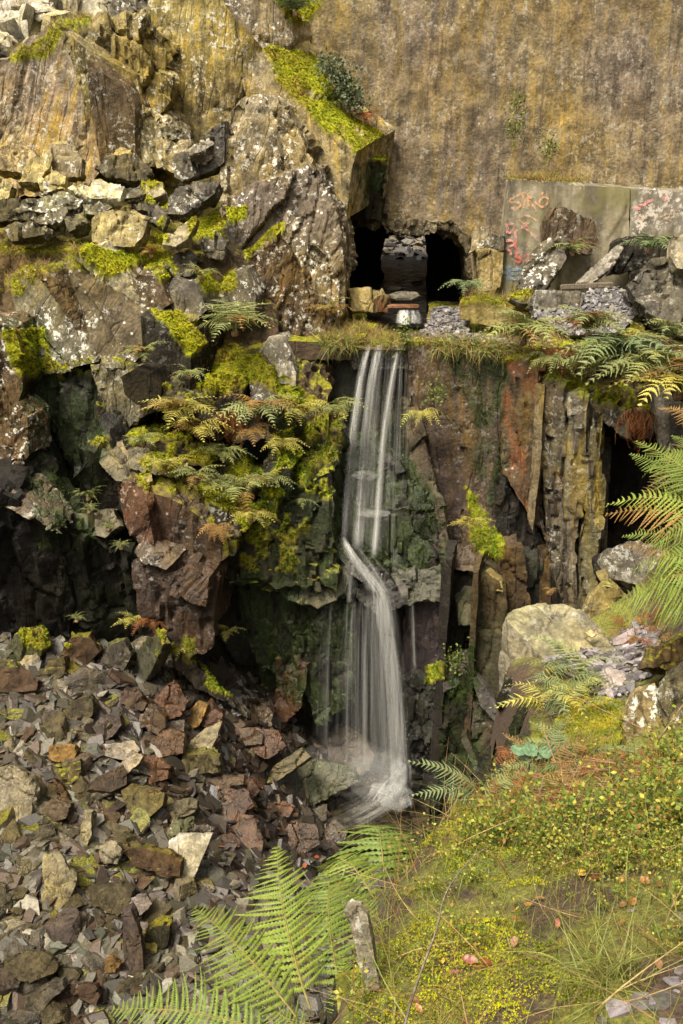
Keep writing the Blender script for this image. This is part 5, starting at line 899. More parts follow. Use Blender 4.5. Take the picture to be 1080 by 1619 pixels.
FF = [frond_mesh('frond_far', 14, 5, .40, .28, 80 + i, .4, random.uniform(-.12, .12)) for i in range(5)]
GC = {'fg': (.21, .24, .10), 'fy': (.33, .31, .08), 'fd': (.17, .06, .02), 'fn': (.155, .215, .045), 'ft': (.15, .20, .10), 'fo': (.24, .15, .055)}
def frond_at(parent, B, T, me, col, up=(0, 0, 1), wid=1.0):
    B, T = np.asarray(B, float), np.asarray(T, float); x = T - B; L = np.linalg.norm(x); x /= L; z = np.array(up, float); z -= x * z.dot(x); z /= np.linalg.norm(z); y = np.cross(z, x)
    o = bpy.data.objects.new('frond', me); COL.objects.link(o); o.parent = parent
    m = np.eye(4); m[:3, 0] = x * L; m[:3, 1] = y * L * wid; m[:3, 2] = z * L; m[:3, 3] = B - np.array(parent.location)
    o.matrix_parent_inverse = Matrix.Identity(4); o.matrix_basis = Matrix(m.tolist()); k = random.uniform(.8, 1.25); o.color = (col[0] * k, col[1] * k, col[2] * k, 1); return o
_bm = bmesh.new(); bmesh.ops.create_icosphere(_bm, subdivisions=2, radius=1.0)
for q in _bm.verts: q.co = q.co * random.uniform(.75, 1.25)
ROOT = bpy.data.meshes.new('rootstock'); _bm.to_mesh(ROOT); _bm.free(); ROOT.materials.append(M['twig'])
def rootstock(e, s=.05):
    o = bpy.data.objects.new('rootstock', ROOT); COL.objects.link(o); o.parent = e; o.scale = (s, s, s * .8); o.location = (0, 0, -s * .3)
def fern(px, py, Y, size, n, col, label, lib=FF, hang=0., spread=(0, 360), wid=1.0, mixc=None, group='ferns rooted in the rock ledges'):
    size *= 1.3 if size > .24 else 1.1; n = int(n * 1.25); py -= 4
    B = W(px, py, Y); e = empty('fern', B, label=label, cat='fern', group=group); rootstock(e, .03 + .04 * size); a0 = random.uniform(0, 360)
    for i in range(n):
        a = R(spread[0] + (spread[1] - spread[0]) * (i + random.uniform(.1, .9)) / n + (a0 if spread == (0, 360) else 0)); el = random.uniform(.15, .85) - hang; L = size * random.uniform(.7, 1.1)
        d = np.array([math.cos(a), math.sin(a), 0]) * math.cos(el) + np.array([0, 0, math.sin(el)])
        c = GC[col] if mixc is None or random.random() < .82 else GC[mixc]
        frond_at(e, B + np.array([random.uniform(-.03, .03), random.uniform(-.03, .03), 0]), B + d * L, random.choice(lib), c, wid=wid)
    return e
FR = (170, 370)   # fronds that fan out towards the viewer
for a in [
 (372,530,17.05,.78,15,'fg','largest green fern, on the moss left of the buttress foot',dict(mixc='fo')), (228,572,16.4,.42,8,'fg','small fern on the mossy ledge above the dark recess',dict(mixc='fo')),
 (285,668,16.0,.62,13,'fy','yellowish fern left of the hanging rust-coloured one',dict(mixc='fo')), (312,690,15.9,.5,9,'fy','low yellow fern at the foot of the yellowish one',dict(mixc='fo')),
 (362,652,16.2,.55,9,'fd','dead rust-coloured fern hanging down between the green ones',dict(hang=1.75, wid=.28)), (408,662,16.4,.60,12,'fg','pale green fern right of the hanging rust-coloured one',dict(mixc='fo')),
 (470,665,16.6,.50,11,'fy','yellow-green fern in the middle of the fern row',{}), (530,662,16.8,.5,12,'fg','fern at the end of the row beside the water',dict(mixc='fy')), (515,648,16.9,.32,9,'fd','small dead fern tuft beside the water',dict(hang=.9, wid=.6)),
 (380,795,15.7,.55,11,'fg','grey-green fern on the mossy terrace above the brown block',dict(mixc='fo')), (345,775,15.8,.4,8,'fg','small fern beside the grey-green terrace fern',{}), (395,690,16.2,.38,8,'fo','withered fern below the hanging rust-coloured one',dict(hang=.5)),
 (828,545,16.9,.72,14,'fg','leftmost fern on the lip above the rusty prow',dict(mixc='fo')), (930,532,16.8,.7,12,'fg','second fern along the lip above the prow',dict(mixc='fd')), (885,560,16.8,.4,8,'fd','dead bracken tuft between the first two lip ferns',dict(hang=.7)),
 (972,580,16.3,.95,15,'ft','largest bluish fern on the lip above the dark hollow',{}), (1030,605,15.8,.9,12,'fg','yellow-green fern mass at the right end of the lip',dict(mixc='fg')), (1072,630,15.4,.95,14,'fy','yellow fern cut by the right edge on the lip',dict(mixc='fo')), (1012,650,15.9,.6,9,'fd','brown dead fern hanging below the right end of the lip',dict(hang=1.7, wid=.28)),
 (738,462,19.6,.45,10,'ft','fern at the right foot of the tunnel mouth',{}), (1025,400,18.7,.5,9,'ft','fern behind the biggest ledge boulder',{}), (905,405,18.9,.4,9,'fg','fern between the leaning slab and the lichened boulder',dict(mixc='fo')),
 (742,838,16.9,.36,6,'fy','small yellow fern on the dark wall right of the fall',{}), (236,985,15.0,.32,7,'fd','dead fern at the top of the scree',dict(hang=.5)), (212,990,15.1,.3,6,'fy','small green-yellow fern under the dark overhang',{}), (360,1008,15.6,.3,5,'fy','tiny fern on the ledge left of the mossy column',{}), (290,1030,15.2,.34,7,'fy','yellow fern on the moss above the scree',{}),
 (318,442,17.4,.3,7,'fg','small fern on moss right of the rubble shelf',dict(mixc='fo')), (240,408,17.6,.26,6,'fo','rusty little fern on the shelf moss',{}), (468,25,21.2,.6,12,'ft','dark fern high in the cleft above the moss ramp',{}), (578,190,21.2,.35,8,'fd','brown dead fern at the foot of the ramp shrub',dict(hang=.4)),
 (262,748,15.6,.34,8,'fy','low fern near the left end of the terrace moss',{}), (312,766,15.6,.4,9,'fg','fern in the middle of the terrace moss',dict(mixc='fo')), (352,728,16.0,.42,9,'fg','fern at the back of the terrace moss under the hanging dead one',{}), (424,770,15.8,.42,9,'fg','fern on the dark moss above the green ledge',dict(mixc='fy')), (446,712,16.2,.4,8,'fy','yellowish fern left of the upper strands',{}), (226,706,15.9,.3,7,'fg','small fern at the pale slab of the terrace',{}), (398,826,15.4,.36,8,'fy','fern overhanging the brown block',dict(mixc='fo')), (345,838,15.3,.3,8,'fo','withered fern on the brown block',dict(hang=.6)), (470,800,16.2,.3,6,'fg','small fern beside the chute',{}), (300,600,16.5,.3,7,'fg','fern under the dark diagonal slab',{}), (520,500,18.6,.4,9,'fo','golden withered fern left of the stream lip',dict(mixc='fy')), (1060,540,16.9,.5,9,'fg','fern on the rusty kerb at the right edge',{}), (870,575,16.5,.4,7,'fg','fern drooping over the rusty face of the prow',dict(hang=.5)),
 (665,660,17.2,.4,6,'fy','yellow-green fern on the wall right of the upper fall',dict(hang=.6)), (870,940,9.0,.1,5,'fo','tiny rusty fern at the back of the flat-topped boulder',{})]:
    fern(*a[:7], spread=FR if a[0] not in (372, 468) else (0, 360), **a[7])
for x, y, Y, s, lab in [(140,792,15.6,.26,'bright grassy tuft on the left mossy recess ledge'),(142,812,15.3,.22,'grassy tuft on the pale wet ledge'),(38,805,15.0,.2,'small tuft above the black overhang'),(192,870,15.2,.2,'tuft on the edge right of the pale wet ledge'),(172,840,15.3,.16,'tiny tuft between the two tufts of the wet ledge'),(10,780,15.0,.2,'tuft at the left edge above the overhang'),(122,985,15.2,.2,'leafy tuft in the shade under the overhang')]:
    fern(x, y, Y, s, 14, 'fg', lab, lib=FF, wid=.35, group='tufts in the rock ledges')

# near ferns: fronds laid between known ends
def big_fern(name_label, root, pairs, col, lib=FN, wid=1.0, up=(0, -.35, 1)):
    e = empty('fern', W(*root), label=name_label, cat='fern', group='ferns on the near bank'); rootstock(e, .035)
    for b, t, *cc in pairs: frond_at(e, W(*b), W(*t), random.choice(lib), GC[cc[0] if cc else col], up, wid)
    return e
big_fern('largest foreground fern with three broad fronds over the scree', (520,1640,3.05), [((492,1600,3.1),(384,1342,4.0)), ((470,1612,3.05),(296,1425,3.75)), ((545,1590,3.15),(470,1360,4.2)), ((440,1640,3.0),(165,1592,3.3)), ((500,1650,3.0),(340,1545,3.3)), ((560,1640,2.95),(535,1500,3.3))], 'fn')
big_fern('fern behind the slate post pointing at the pool', (600,1470,3.7), [((600,1440,3.8),(515,1345,4.5)), ((610,1420,3.95),(590,1290,4.9)), ((600,1460,3.7),(540,1400,4.0)), ((625,1400,4.1),(610,1310,4.7)), ((590,1440,3.8),(470,1390,4.2)), ((640,1420,4.0),(660,1350,4.4))], 'fn', FM)
rt = [((1120,790,6.4),(982,722,6.9)), ((1130,830,6.3),(965,778,6.7)), ((1130,800,6.3),(1005,690,6.9)), ((1130,850,6.2),(950,815,6.6),'fo'), ((1130,870,6.1),(985,838,6.5)), ((1140,890,6.0),(975,872,6.4),'fo'), ((1140,900,5.9),(985,905,6.3)), ((1140,930,5.8),(940,968,6.3)), ((1140,920,5.8),(985,945,6.2)), ((1130,960,5.7),(1010,1000,6.1)), ((1120,720,6.8),(1010,745,7.1)), ((1130,680,7.0),(1040,640,7.4),'fo'), ((1140,760,6.5),(1030,790,6.7)), ((1140,860,6.0),(1010,925,6.2)), ((1150,820,6.1),(1020,860,6.3)), ((1140,740,6.6),(1050,690,7.0)), ((1150,980,5.6),(1040,985,5.9)), ((1130,700,6.9),(1000,800,7.0),'fo'), ((1140,880,5.9),(1030,960,6.0))]
big_fern('big mass of fern fronds at the right edge above the boulder', (1150,900,5.9), rt, 'fn', FM + FN, up=(0, -.5, 1))
big_fern('fern with blue-green fronds beside the lichened rock', (1010,1240,5.3), [((1010,1235,5.3),(985,1160,5.8)), ((1015,1235,5.3),(1030,1168,5.7)), ((1010,1240,5.25),(950,1190,5.6)), ((1020,1240,5.3),(1070,1200,5.5))], 'ft', FM)
e = empty('fern', W(880, 1130, 6.9), label='pale leafy fern clump in front of the flat-topped boulder', cat='fern', group='ferns on the near bank'); rootstock(e, .04)
for i in range(34):
    x, y = random.uniform(850, 925), random.uniform(1065, 1140); b = BNK.hit(x, y, 4, 9) + np.array([0, 0, .03]); a = R(random.uniform(130, 400)); L = random.uniform(.22, .42)
    frond_at(e, b, b + L * np.array([math.cos(a), math.sin(a), random.uniform(.1, .8)]), random.choice(FF), GC[random.choice(['ft', 'fg', 'fy', 'ft'])], wid=.7)
for j, (x, y, lab) in enumerate([(860,1225,'low blue-green fern at the brink of the bank'),(920,1215,'low fern among the dead bracken stems'),(760,1275,'small fern at the left brink of the bank')]):
    b = BNK.hit(x, y, 3, 9); e = empty('fern', b, label=lab, cat='fern', group='ferns on the near bank'); rootstock(e, .03)
    for i in range(9):
        a = R(random.uniform(120, 420)); L = random.uniform(.25, .42); frond_at(e, b, b + L * np.array([math.cos(a), math.sin(a), random.uniform(.2, .9)]), random.choice(FM), GC['ft' if i % 3 else 'fo'])

# ------------------------------------------------------------------ moss tufts on the ledges
def surf(objs, dens, attr='moss_cover', whole=False):
    PP, NN = [], []
    for o in objs:
        me = o.data; a = me.attributes.get(attr)
        if a is None: continue
        val = np.empty(len(me.vertices), np.float32); a.data.foreach_get('value', val)
        if whole: val[:] = 1
        if val.max() < .5: continue
        me.calc_loop_triangles(); t = np.empty(len(me.loop_triangles) * 3, np.int32); me.loop_triangles.foreach_get('vertices', t); t = t.reshape(-1, 3); t = t[val[t].min(1) > .5]
        if not len(t): continue
        v = read(me) * np.array(o.scale) + np.array(o.location); A, B, Cc = v[t[:, 0]], v[t[:, 1]], v[t[:, 2]]; cr = np.cross(B - A, Cc - A); ar = np.linalg.norm(cr, axis=1) / 2 + 1e-9
        n = rng.poisson(ar.sum() * dens)
        if n == 0: continue
        i = rng.choice(len(t), n, p=ar / ar.sum()); u, w_ = rng.random(n), rng.random(n); m = u + w_ > 1; u[m], w_[m] = 1 - u[m], 1 - w_[m]
        PP.append(A[i] + u[:, None] * (B - A)[i] + w_[:, None] * (Cc - A)[i]); NN.append(cr[i] / (2 * ar[i][:, None]))
    return np.vstack(PP), np.vstack(NN)
def star(n=6, lean=.55, w=.16, seed=1):
    r = np.random.default_rng(seed); vs, fs = [], []
    for i in range(n):
        a = 6.283 * i / n + r.uniform(-.3, .3); d = np.array([math.cos(a), math.sin(a), 0]); s = np.array([-d[1], d[0], 0]); b = len(vs); l = r.uniform(.7, 1.2); vs += [s * w, -s * w, d * lean * l + np.array([0, 0, l * r.uniform(.4, 1)])]; fs.append([b, b + 1, b + 2])
    return np.array(vs), np.array(fs)
P, N_ = surf(ROCKS, 520); x, y = project(P); k = (x > -30) & (x < 1110) & (y > -40); P, N_ = P[k], N_[k]
hue = np.clip(.5 + 1.1 * fbm(P * 1.3, 3, 90), 0, 1)[:, None]; gx, gy = project(P); green = np.maximum(np.clip((gy - 640) / 300, 0, 1), ((gx > 395) & (gy > 640) & (gx < 800)) * 1.3)[:, None]
col = (np.array([.52, .48, .014]) * hue + np.array([.25, .31, .012]) * (1 - hue)) * (1 - .55 * green) + .55 * green * np.array([.075, .19, .015]); rust = (fbm(P * 2.2, 2, 17) > .34)[:, None]; col = np.where(rust & (gy < 620)[:, None], np.array([.22, .12, .03]), col) * rng.uniform(.65, 1.3, (len(P), 1))
tv, tf = star(7); v, f, c = instances(tv, tf, P, frames(N_ * .5 + np.array([0, 0, .6]), rng.uniform(0, 6.28, len(P))), rng.uniform(.022, .055, len(P)), col)
link('moss', mesh_np('moss', v, f, c), M['mossleaf'], kind='stuff', label='yellow-green moss cushions on the ledges and stones')
P, N_ = surf(ROCKS, 260, 'algae_cover'); x, y = project(P); k = (x > -30) & (x < 1110) & (fbm(P * np.array([3., 3, 1.3]), 3, 33) > -.02); P, N_ = P[k], N_[k]
hue = np.clip(.5 + fbm(P * 2, 3, 91), 0, 1)[:, None]; col = (np.array([.055, .095, .012]) * hue + np.array([.018, .032, .008]) * (1 - hue)) * rng.uniform(.6, 1.3, (len(P), 1))
v, f, c = instances(tv, tf, P, frames(N_ + np.array([0, 0, -.25]), rng.uniform(0, 6.28, len(P))), rng.uniform(.02, .06, len(P)), col)
link('wet_moss', mesh_np('wet_moss', v, f, c), M['mossleaf'], kind='stuff', label='dark green wet moss hanging on the cliff round the waterfall')
# grass fringe along the lip of the ledge and on the shelf
def blade(k=4, bend=.55, w=.012):
    vs, fs = [], []
    for i in range(k + 1):
        t = i / k; q = np.array([bend * t * t, 0, t * (1 - .35 * t * bend)]); ww = w * (1 - t) ** .7 + .0008; vs += [q + [0, ww, 0], q - [0, ww, 0]]
        if i: fs.append([2 * i - 2, 2 * i - 1, 2 * i + 1, 2 * i])
    return np.array(vs), np.array(fs)
P, N_ = surf(ROCKS, 150); x, y = project(P)
LIP = [[(500,490),(640,538),(800,545),(960,570),(1080,600),(1080,640),(960,620),(800,575),(500,570)], [(728,450),(850,465),(840,490),(728,482)], [(0,385),(130,385),(120,440),(0,470)], [(5,60),(150,20),(150,60),(10,100)], [(805,278),(1090,285),(1090,300),(805,296)]]
k = np.zeros(len(P), bool)
for q in LIP: k |= inpoly(x, y, q)
P, N_ = P[k], N_[k]; P = np.repeat(P, 5, 0) + rng.normal(0, .04, (len(P) * 5, 3)) * np.array([1, 1, .2]); N_ = np.repeat(N_, 5, 0) + rng.normal(0, .5, (len(P), 3))
bv, bf = blade(3, .9, .03); col = np.array([[.24, .20, .05], [.17, .18, .04], [.30, .20, .08], [.27, .14, .05]])[rng.integers(0, 4, len(P))] * rng.uniform(.7, 1.2, (len(P), 1))
v, f, c = instances(bv, bf, P, frames(N_ + np.array([0, -.5, .3]), rng.uniform(0, 6.28, len(P))), rng.uniform(.09, .24, len(P)), col)
link('ledge_grass', mesh_np('ledge_grass', v, f, c), M['leaf'], kind='stuff', label='straw-coloured grass fringing the lip of the ledge')

P, N_ = surf([gs, gp], 420, whole=True); k = N_[:, 2] > .3; P, N_ = P[k], N_[k]; zz = P[:, 2].copy()
v, f, c = chips('x', P[:, 0], P[:, 1], lambda x, y: zz, .04, .16, [(.15,.14,.145), (.11,.10,.10), (.19,.175,.18), (.13,.115,.09)], up=.01, tilt=.3, nrm=N_)
link('gravel', mesh_np('gravel', v, f, c), M['chip'], kind='stuff', label='loose purple-grey slate gravel on the ledge slope')
# straw hanging over the lip
n = 2600; q = rng.random(n); lx = np.interp(q, [0, .18, .2, .62, .8, 1], [-.35, .3, 1.35, 3.0, 4.2, 6.4]); ly = np.interp(lx, [-.4, .3, 1.4, 3.0, 3.5, 4.3, 5.3, 6.5], [17.9, 17.85, 17.75, 17.35, 16.9, 16.5, 16.6, 16.5]) + rng.normal(0, .12, n); cl_ = fbm(np.stack([lx * 1.6, ly * 0, ly * 0], 1), 2, 6) > -.25
P = np.stack([lx, ly, .02 - .1 * (lx > 3.3) * (lx - 3.3) + rng.normal(0, .04, n)], 1)[cl_]; n = len(P); N_ = np.array([0, -.75, .25]) + rng.normal(0, .5, (n, 3)); bv, bf = blade(4, 1.2, .028)
v, f, c = instances(bv, bf, P, frames(N_, rng.uniform(0, 6.28, n)), rng.uniform(.1, .34, n), np.array([[.34, .28, .10], [.22, .23, .05], [.27, .16, .06], [.16, .22, .05]])[rng.integers(0, 4, n)] * rng.uniform(.6, 1.2, (n, 1)))
link('hanging_straw', mesh_np('hanging_straw', v, f, c), M['leaf'], kind='stuff', label='dry grass hanging over the lip on both sides of the water')

# ------------------------------------------------------------------ vegetation of the near bank
t = NT('bank_moss'); geo = t.n('NewGeometry'); ps = geo.outputs['Position']; n1 = t.noise(ps, 2.2, 4, .6); n2 = t.noise(ps, 40, 5, .7)
sz = t.n('SeparateXYZ'); t.L(geo.outputs['Normal'], sz.inputs[0])
cc = t.mix(t.math('MULTIPLY', t.ramp(n1, .42, .56), t.ramp(sz.outputs[2], .45, .7)), t.mix(t.ramp(n2, .35, .65), (.022, .015, .009), (.085, .048, .022)), t.mix(t.ramp(n2, .35, .65), (.055, .06, .008), (.17, .16, .02))); banko.data.materials.clear(); banko.data.materials.append(t.done(t.bsdf(cc, .95, n2, .8, .02).outputs[0]))
VEG = [(535,1700),(545,1560),(560,1450),(610,1370),(660,1310),(690,1278),(760,1255),(830,1235),(880,1205),(930,1190),(1000,1185),(1200,1120),(1600,900),(1600,1800),(535,1800)]
p, px, py = sel(330000, -.9, 4.9, 1.5, 7.4); jit = 22 * fbm(p * 3, 2, 12); veg = inpoly(px + jit, py + jit, VEG) & (px < 1560) & (py < 1700); p, px, py = p[veg], px[veg], py[veg]
slate_c = inpoly(px, py, [(930,1640),(985,1585),(1085,1530),(1140,1640)]) | inpoly(px, py, [(988,1200),(1000,1090),(1090,1060),(1090,1200)])
mz = fbm(p * 1.6, 3, 55); mossy = ((mz > .03) | inpoly(px, py, [(640,1619),(690,1520),(800,1470),(900,1560),(860,1640)])) & ~slate_c
P = p[mossy][:95000]; N_ = bnormal(P[:, 0], P[:, 1]); bump = .035 * np.clip(fbm(P * 7, 3, 4) + .3, 0, 1); P = P + np.stack([0 * bump, 0 * bump, bump], 1)
col = (np.array([.48, .46, .012]) * (h_ := np.clip(.5 + fbm(P * 5, 3, 9), 0, 1)[:, None]) + np.array([.16, .19, .015]) * (1 - h_)) * rng.uniform(.6, 1.35, (len(P), 1))
v, f, c = instances(tv, tf, P, frames(N_ + np.array([0, 0, .4]), rng.uniform(0, 6.28, len(P))), rng.uniform(.006, .014, len(P)), col)
link('bank_moss', mesh_np('bank_moss', v, f, c), M['mossleaf'], kind='stuff', label='bright moss carpeting the near bank')
cs = []; p2, px2, py2 = sel(60000, 1.2, 3.2, 5.4, 8.0); k = inpoly(px2 + 10 * fbm(p2 * 5, 2, 2), py2 + 8 * fbm(p2 * 5, 2, 3), [(880,1150),(900,1122),(950,1112),(988,1125),(985,1185),(940,1205),(890,1190)]); P = p2[k][:9000]; N_ = bnormal(P[:, 0], P[:, 1])
P = P + np.array([0, 0, .05]); col = (np.array([.42, .34, .025]) * (h_ := np.clip(.5 + fbm(P * 4, 3, 19), 0, 1)[:, None]) + np.array([.12, .15, .015]) * (1 - h_)) * rng.uniform(.6, 1.3, (len(P), 1))
v, f, c = instances(tv, tf, P, frames(N_ + np.array([0, 0, .4]), rng.uniform(0, 6.28, len(P))), rng.uniform(.02, .05, len(P)), col)
link('moss_cushion', mesh_np('moss_cushion', v, f, c), M['mossleaf'], kind='stuff', label='round golden moss cushion below the loose slates')
# grass
g = (~slate_c) & (rng.random(len(p)) < .5); P = p[g][:8500]; bv, bf = blade(4, .75, .014)
N_ = bnormal(P[:, 0], P[:, 1]) * .5 + np.array([0, -.1, .8]) + rng.normal(0, .32, (len(P), 3)); hh = np.clip(.5 + 1.2 * fbm(P * 2.5, 2, 71), 0, 1)[:, None]
col = (np.array([.13, .18, .025]) * hh + np.array([.26, .20, .05]) * (1 - hh)) * rng.uniform(.6, 1.25, (len(P), 1))
v, f, c = instances(bv, bf, P, frames(N_, rng.uniform(0, 6.28, len(P))), rng.uniform(.05, .17, len(P)), col)
link('bank_grass', mesh_np('bank_grass', v, f, c), M['leaf'], kind='stuff', label='thin grass growing through the moss of the near bank')
g = (~slate_c) & (rng.random(len(p)) < .03) & (fbm(p * 1.9, 2, 31) > -.1); P = p[g][:2600]; bv3, bf3 = blade(5, 1.3, .007)
N_ = np.array([0, -.2, .55]) + rng.normal(0, .55, (len(P), 3)); v, f, c = instances(bv3, bf3, P, frames(N_, rng.uniform(0, 6.28, len(P))), rng.uniform(.15, .4, len(P)), np.array([[.36, .26, .11], [.28, .16, .06], [.2, .11, .05], [.2, .22, .06]])[rng.integers(0, 4, len(P))] * rng.uniform(.7, 1.2, (len(P), 1)))
link('dry_straw', mesh_np('dry_straw', v, f, c), M['leaf'], kind='stuff', label='dry straw and thin stalks tangled in the bank vegetation')
# bilberry: fine green stems with small yellowing leaves
def sprig(seed):
    r = np.random.default_rng(seed); vs, fs, cl = [], [], []
    for s in range(4):
        a = r.uniform(0, 6.28); d = np.array([math.cos(a), math.sin(a), 0]); H = r.uniform(.6, 1.0); le = r.uniform(.2, .6); b = len(vs)
        def q(t): return d * le * t * t * H + np.array([0, 0, H * t])
        sd = np.array([-d[1], d[0], 0]) * .009
        for i in range(5):
            t_ = i / 4; vs += [q(t_) + sd * (1 - .6 * t_), q(t_) - sd * (1 - .6 * t_)]; cl += [0, 0]
            if i: fs.append([b + 2 * i - 2, b + 2 * i - 1, b + 2 * i + 1, b + 2 * i])
        for i in range(9):
            t_ = r.uniform(.4, 1); c0 = q(t_); a2 = r.uniform(0, 6.28); e = np.array([math.cos(a2), math.sin(a2), r.uniform(-.2, .6)]); e /= np.linalg.norm(e); u = np.cross(e, r.normal(size=3)); u /= np.linalg.norm(u); l = r.uniform(.05, .10); b2 = len(vs)
            vs += [c0, c0 + e * l * .5 + u * l * .33, c0 + e * l, c0 + e * l * .5 - u * l * .33]; cl += [1, 1, 1, 1]; fs.append([b2, b2 + 1, b2 + 2, b2 + 3])
    return np.array(vs), np.array(fs), np.array(cl)
bz = fbm(p * 1.3, 3, 63); dens = np.where(py < 1420, .026, .02) * np.clip(.45 + bz * 3.6, .04, 2.8); g = (rng.random(len(p)) < dens) & ~slate_c & ~inpoly(px, py, [(680,1619),(700,1520),(800,1480),(860,1560),(840,1640)])
AV, AF, AC, off = [], [], [], 0; Pb = p[g]; kk = rng.integers(0, 5, len(Pb))
for j in range(5):
    P = Pb[kk == j]; sv, sf, cl = sprig(500 + j); n = len(P)
    v, f, _ = instances(sv, sf, P, frames(np.array([0, -.15, 1.]) + rng.normal(0, .18, (n, 3)), rng.uniform(0, 6.28, n)), np.where(project(P)[1] < 1340, rng.uniform(.14, .42, n), rng.uniform(.09, .26, n)))
    lc_ = np.array([[.42, .39, .06], [.24, .28, .04], [.14, .20, .03], [.10, .15, .022], [.28, .17, .04]])[rng.integers(0, 5, (n, len(sv) // 1))[:, :len(sv)]]
    lid = np.where(cl == 1)[0]; lf = lc_.copy()
    for q in range(0, len(lid), 4): lf[:, lid[q:q + 4]] = lc_[:, lid[q:q + 1]]
    lf[:, cl == 0] = np.array([.13, .15, .035]); AV.append(v); AF.append(f + off); AC.append(lf.reshape(-1, 3)); off += len(v)
link('bilberry', mesh_np('bilberry', np.vstack(AV), np.vstack(AF), np.vstack(AC)), M['leaf'], kind='stuff', label='low bilberry with small yellowing leaves over the near bank')
# one distinct tuft of grass
b = BNK.hit(965, 1555, 1.8, 5); n = 170; P = b + rng.normal(0, .05, (n, 3)) * np.array([1.3, 1, .1]); N_ = np.array([-.15, -.2, .7]) + rng.normal(0, .42, (n, 3))
bv2, bf2 = blade(5, 1.0, .011); v, f, c = instances(bv2, bf2, P, frames(N_, rng.uniform(0, 6.28, n)), rng.uniform(.12, .28, n), np.array([.19, .20, .05]) * rng.uniform(.6, 1.5, (n, 1)))
link('grass_tuft', mesh_np('grass_tuft', v - b, f, c), M['leaf'], label='long-bladed grass tuft above the slate chips in the lower right corner', cat='grass').location = tuple(b)

# fallen leaves
def leaf_mesh(seed):
    r = np.random.default_rng(seed); n = 9; vs, fs = [(0, 0, 0)], []
    for i in range(n):
        t_ = i / (n - 1); w = .42 * math.sin(math.pi * min(1, t_ * .93 + .04)) ** .8 * (1 + .22 * (i % 2)); z = .25 * (t_ - .5) ** 2 + r.uniform(-.03, .03); vs += [(t_ - .5, w, z + .35 * w * w), (t_ - .5, 0, z), (t_ - .5, -w, z + .35 * w * w)]
        if i: b = 1 + 3 * i; fs += [[b - 3, b - 2, b + 1, b], [b - 2, b - 1, b + 2, b + 1]]
    return mesh_np('fallen_leaf', np.array(vs), np.array(fs), smooth=True)
LM = [leaf_mesh(i) for i in range(5)]
t = NT('dry_leaf'); oi = t.n('ObjectInfo'); geo = t.n('NewGeometry'); n_ = t.noise(geo.outputs['Position'], 60, 4); bs_ = t.bsdf(t.mix(t.ramp(n_, .3, .7), t.mix(.5, oi.outputs['Color'], (.03, .01, .0)), oi.outputs['Color']), .45); M['dryleaf'] = t.done(bs_.outputs[0])
for m_ in LM: m_.materials.append(M['dryleaf'])
LC = {'red': (.26, .06, .018), 'orange': (.36, .14, .03), 'brown': (.24, .11, .045), 'yellow': (.55, .36, .05), 'pink': (.38, .13, .09)}
for x, y, s, c_, lab in [(742,1528,.085,'red','largest red-brown fallen leaf on the bright moss'),(756,1540,.07,'orange','orange leaf touching the largest red-brown one'),(768,1532,.06,'red','red leaf at the edge of the pair on the bright moss'),(718,1548,.055,'pink','small pinkish leaf left of the red-brown pair'),(655,1592,.06,'brown','brown leaf by the foot of the thin twig'),
 (662,1605,.05,'orange','small orange leaf by the foot of the thin twig'),(918,1390,.07,'yellow','yellow leaf in the row of leaves across the bank'),(940,1398,.075,'red','red leaf right of the yellow one'),(982,1400,.06,'orange','orange leaf in the middle of the leaf row'),(1018,1402,.06,'orange','flat orange leaf right of the middle of the leaf row'),(1042,1408,.06,'brown','brown leaf at the end of the leaf row'),
 (1000,1436,.05,'orange','small orange leaf below the leaf row'),(985,1440,.06,'brown','brown leaf below the leaf row'),(852,1430,.06,'brown','brown leaf on the green cushion left of the leaf row'),(834,1440,.055,'orange','orange leaf beside the brown one on the green cushion'),(816,1464,.06,'orange','crinkled orange leaf among the moss below the cushion'),(872,1364,.05,'orange','orange leaf among the bilberry stems'),(930,1360,.05,'red','dull red leaf under the bilberry'),
 (983,1468,.05,'orange','little orange leaf over the grass tuft'),(1040,1536,.055,'brown','tan leaf on the slate corner'),(985,1522,.04,'pink','small pink leaf in the grass tuft'),(812,1500,.06,'brown','dark brown leaf half sunk in the moss'),(880,1470,.055,'pink','pale pinkish leaf beside the grey chips'),(700,1530,.04,'yellow','tiny yellow leaf left of the bright moss'),(830,1300,.05,'brown','brown leaf at the back of the bilberry'),(1055,1320,.05,'brown','brown leaf at the right edge of the bilberry')]:
    b = BNK.hit(x, y, 1.8, 6) ; o = link('fallen_leaf', random.choice(LM)); o.location = tuple(b + np.array([0, 0, .035])); s *= .75; o.scale = (s, s * random.uniform(.55, .85), s); o.rotation_euler = (random.uniform(-.6, .4), random.uniform(-.4, .4), random.uniform(0, 6.28)); o.color = (*LC[c_], 1); tag(o, lab, 'leaf', 'fallen leaves on the near bank')
for x, y, c_ in [(345,1258,'orange'),(400,1270,'orange'),(352,1352,'orange'),(300,1262,'red'),(440,1322,'orange'),(482,1380,'red'),(330,1210,'orange'),(500,1366,'red'),(468,1300,'orange')]:
    b = SCR.hit(x, y, 6, 17); o = link('fallen_leaf', random.choice(LM)); o.location = tuple(b + np.array([0, -.05, .2])); o.scale = (.10, .08, .10); o.rotation_euler = (random.uniform(-.6, .4), random.uniform(-.4, .4), random.uniform(0, 6.28)); o.color = (*LC[c_], 1); bc = (boxes[:, :2] + boxes[:, 2:]) / 2; m_ = int(np.argmin(np.hypot(bc[:, 0] - x, bc[:, 1] - y))); tag(o, f'{c_} fallen leaf {"right" if x > bc[m_, 0] else "left"} of the {SHORT[m_]}', 'leaf', 'fallen leaves in the runoff')

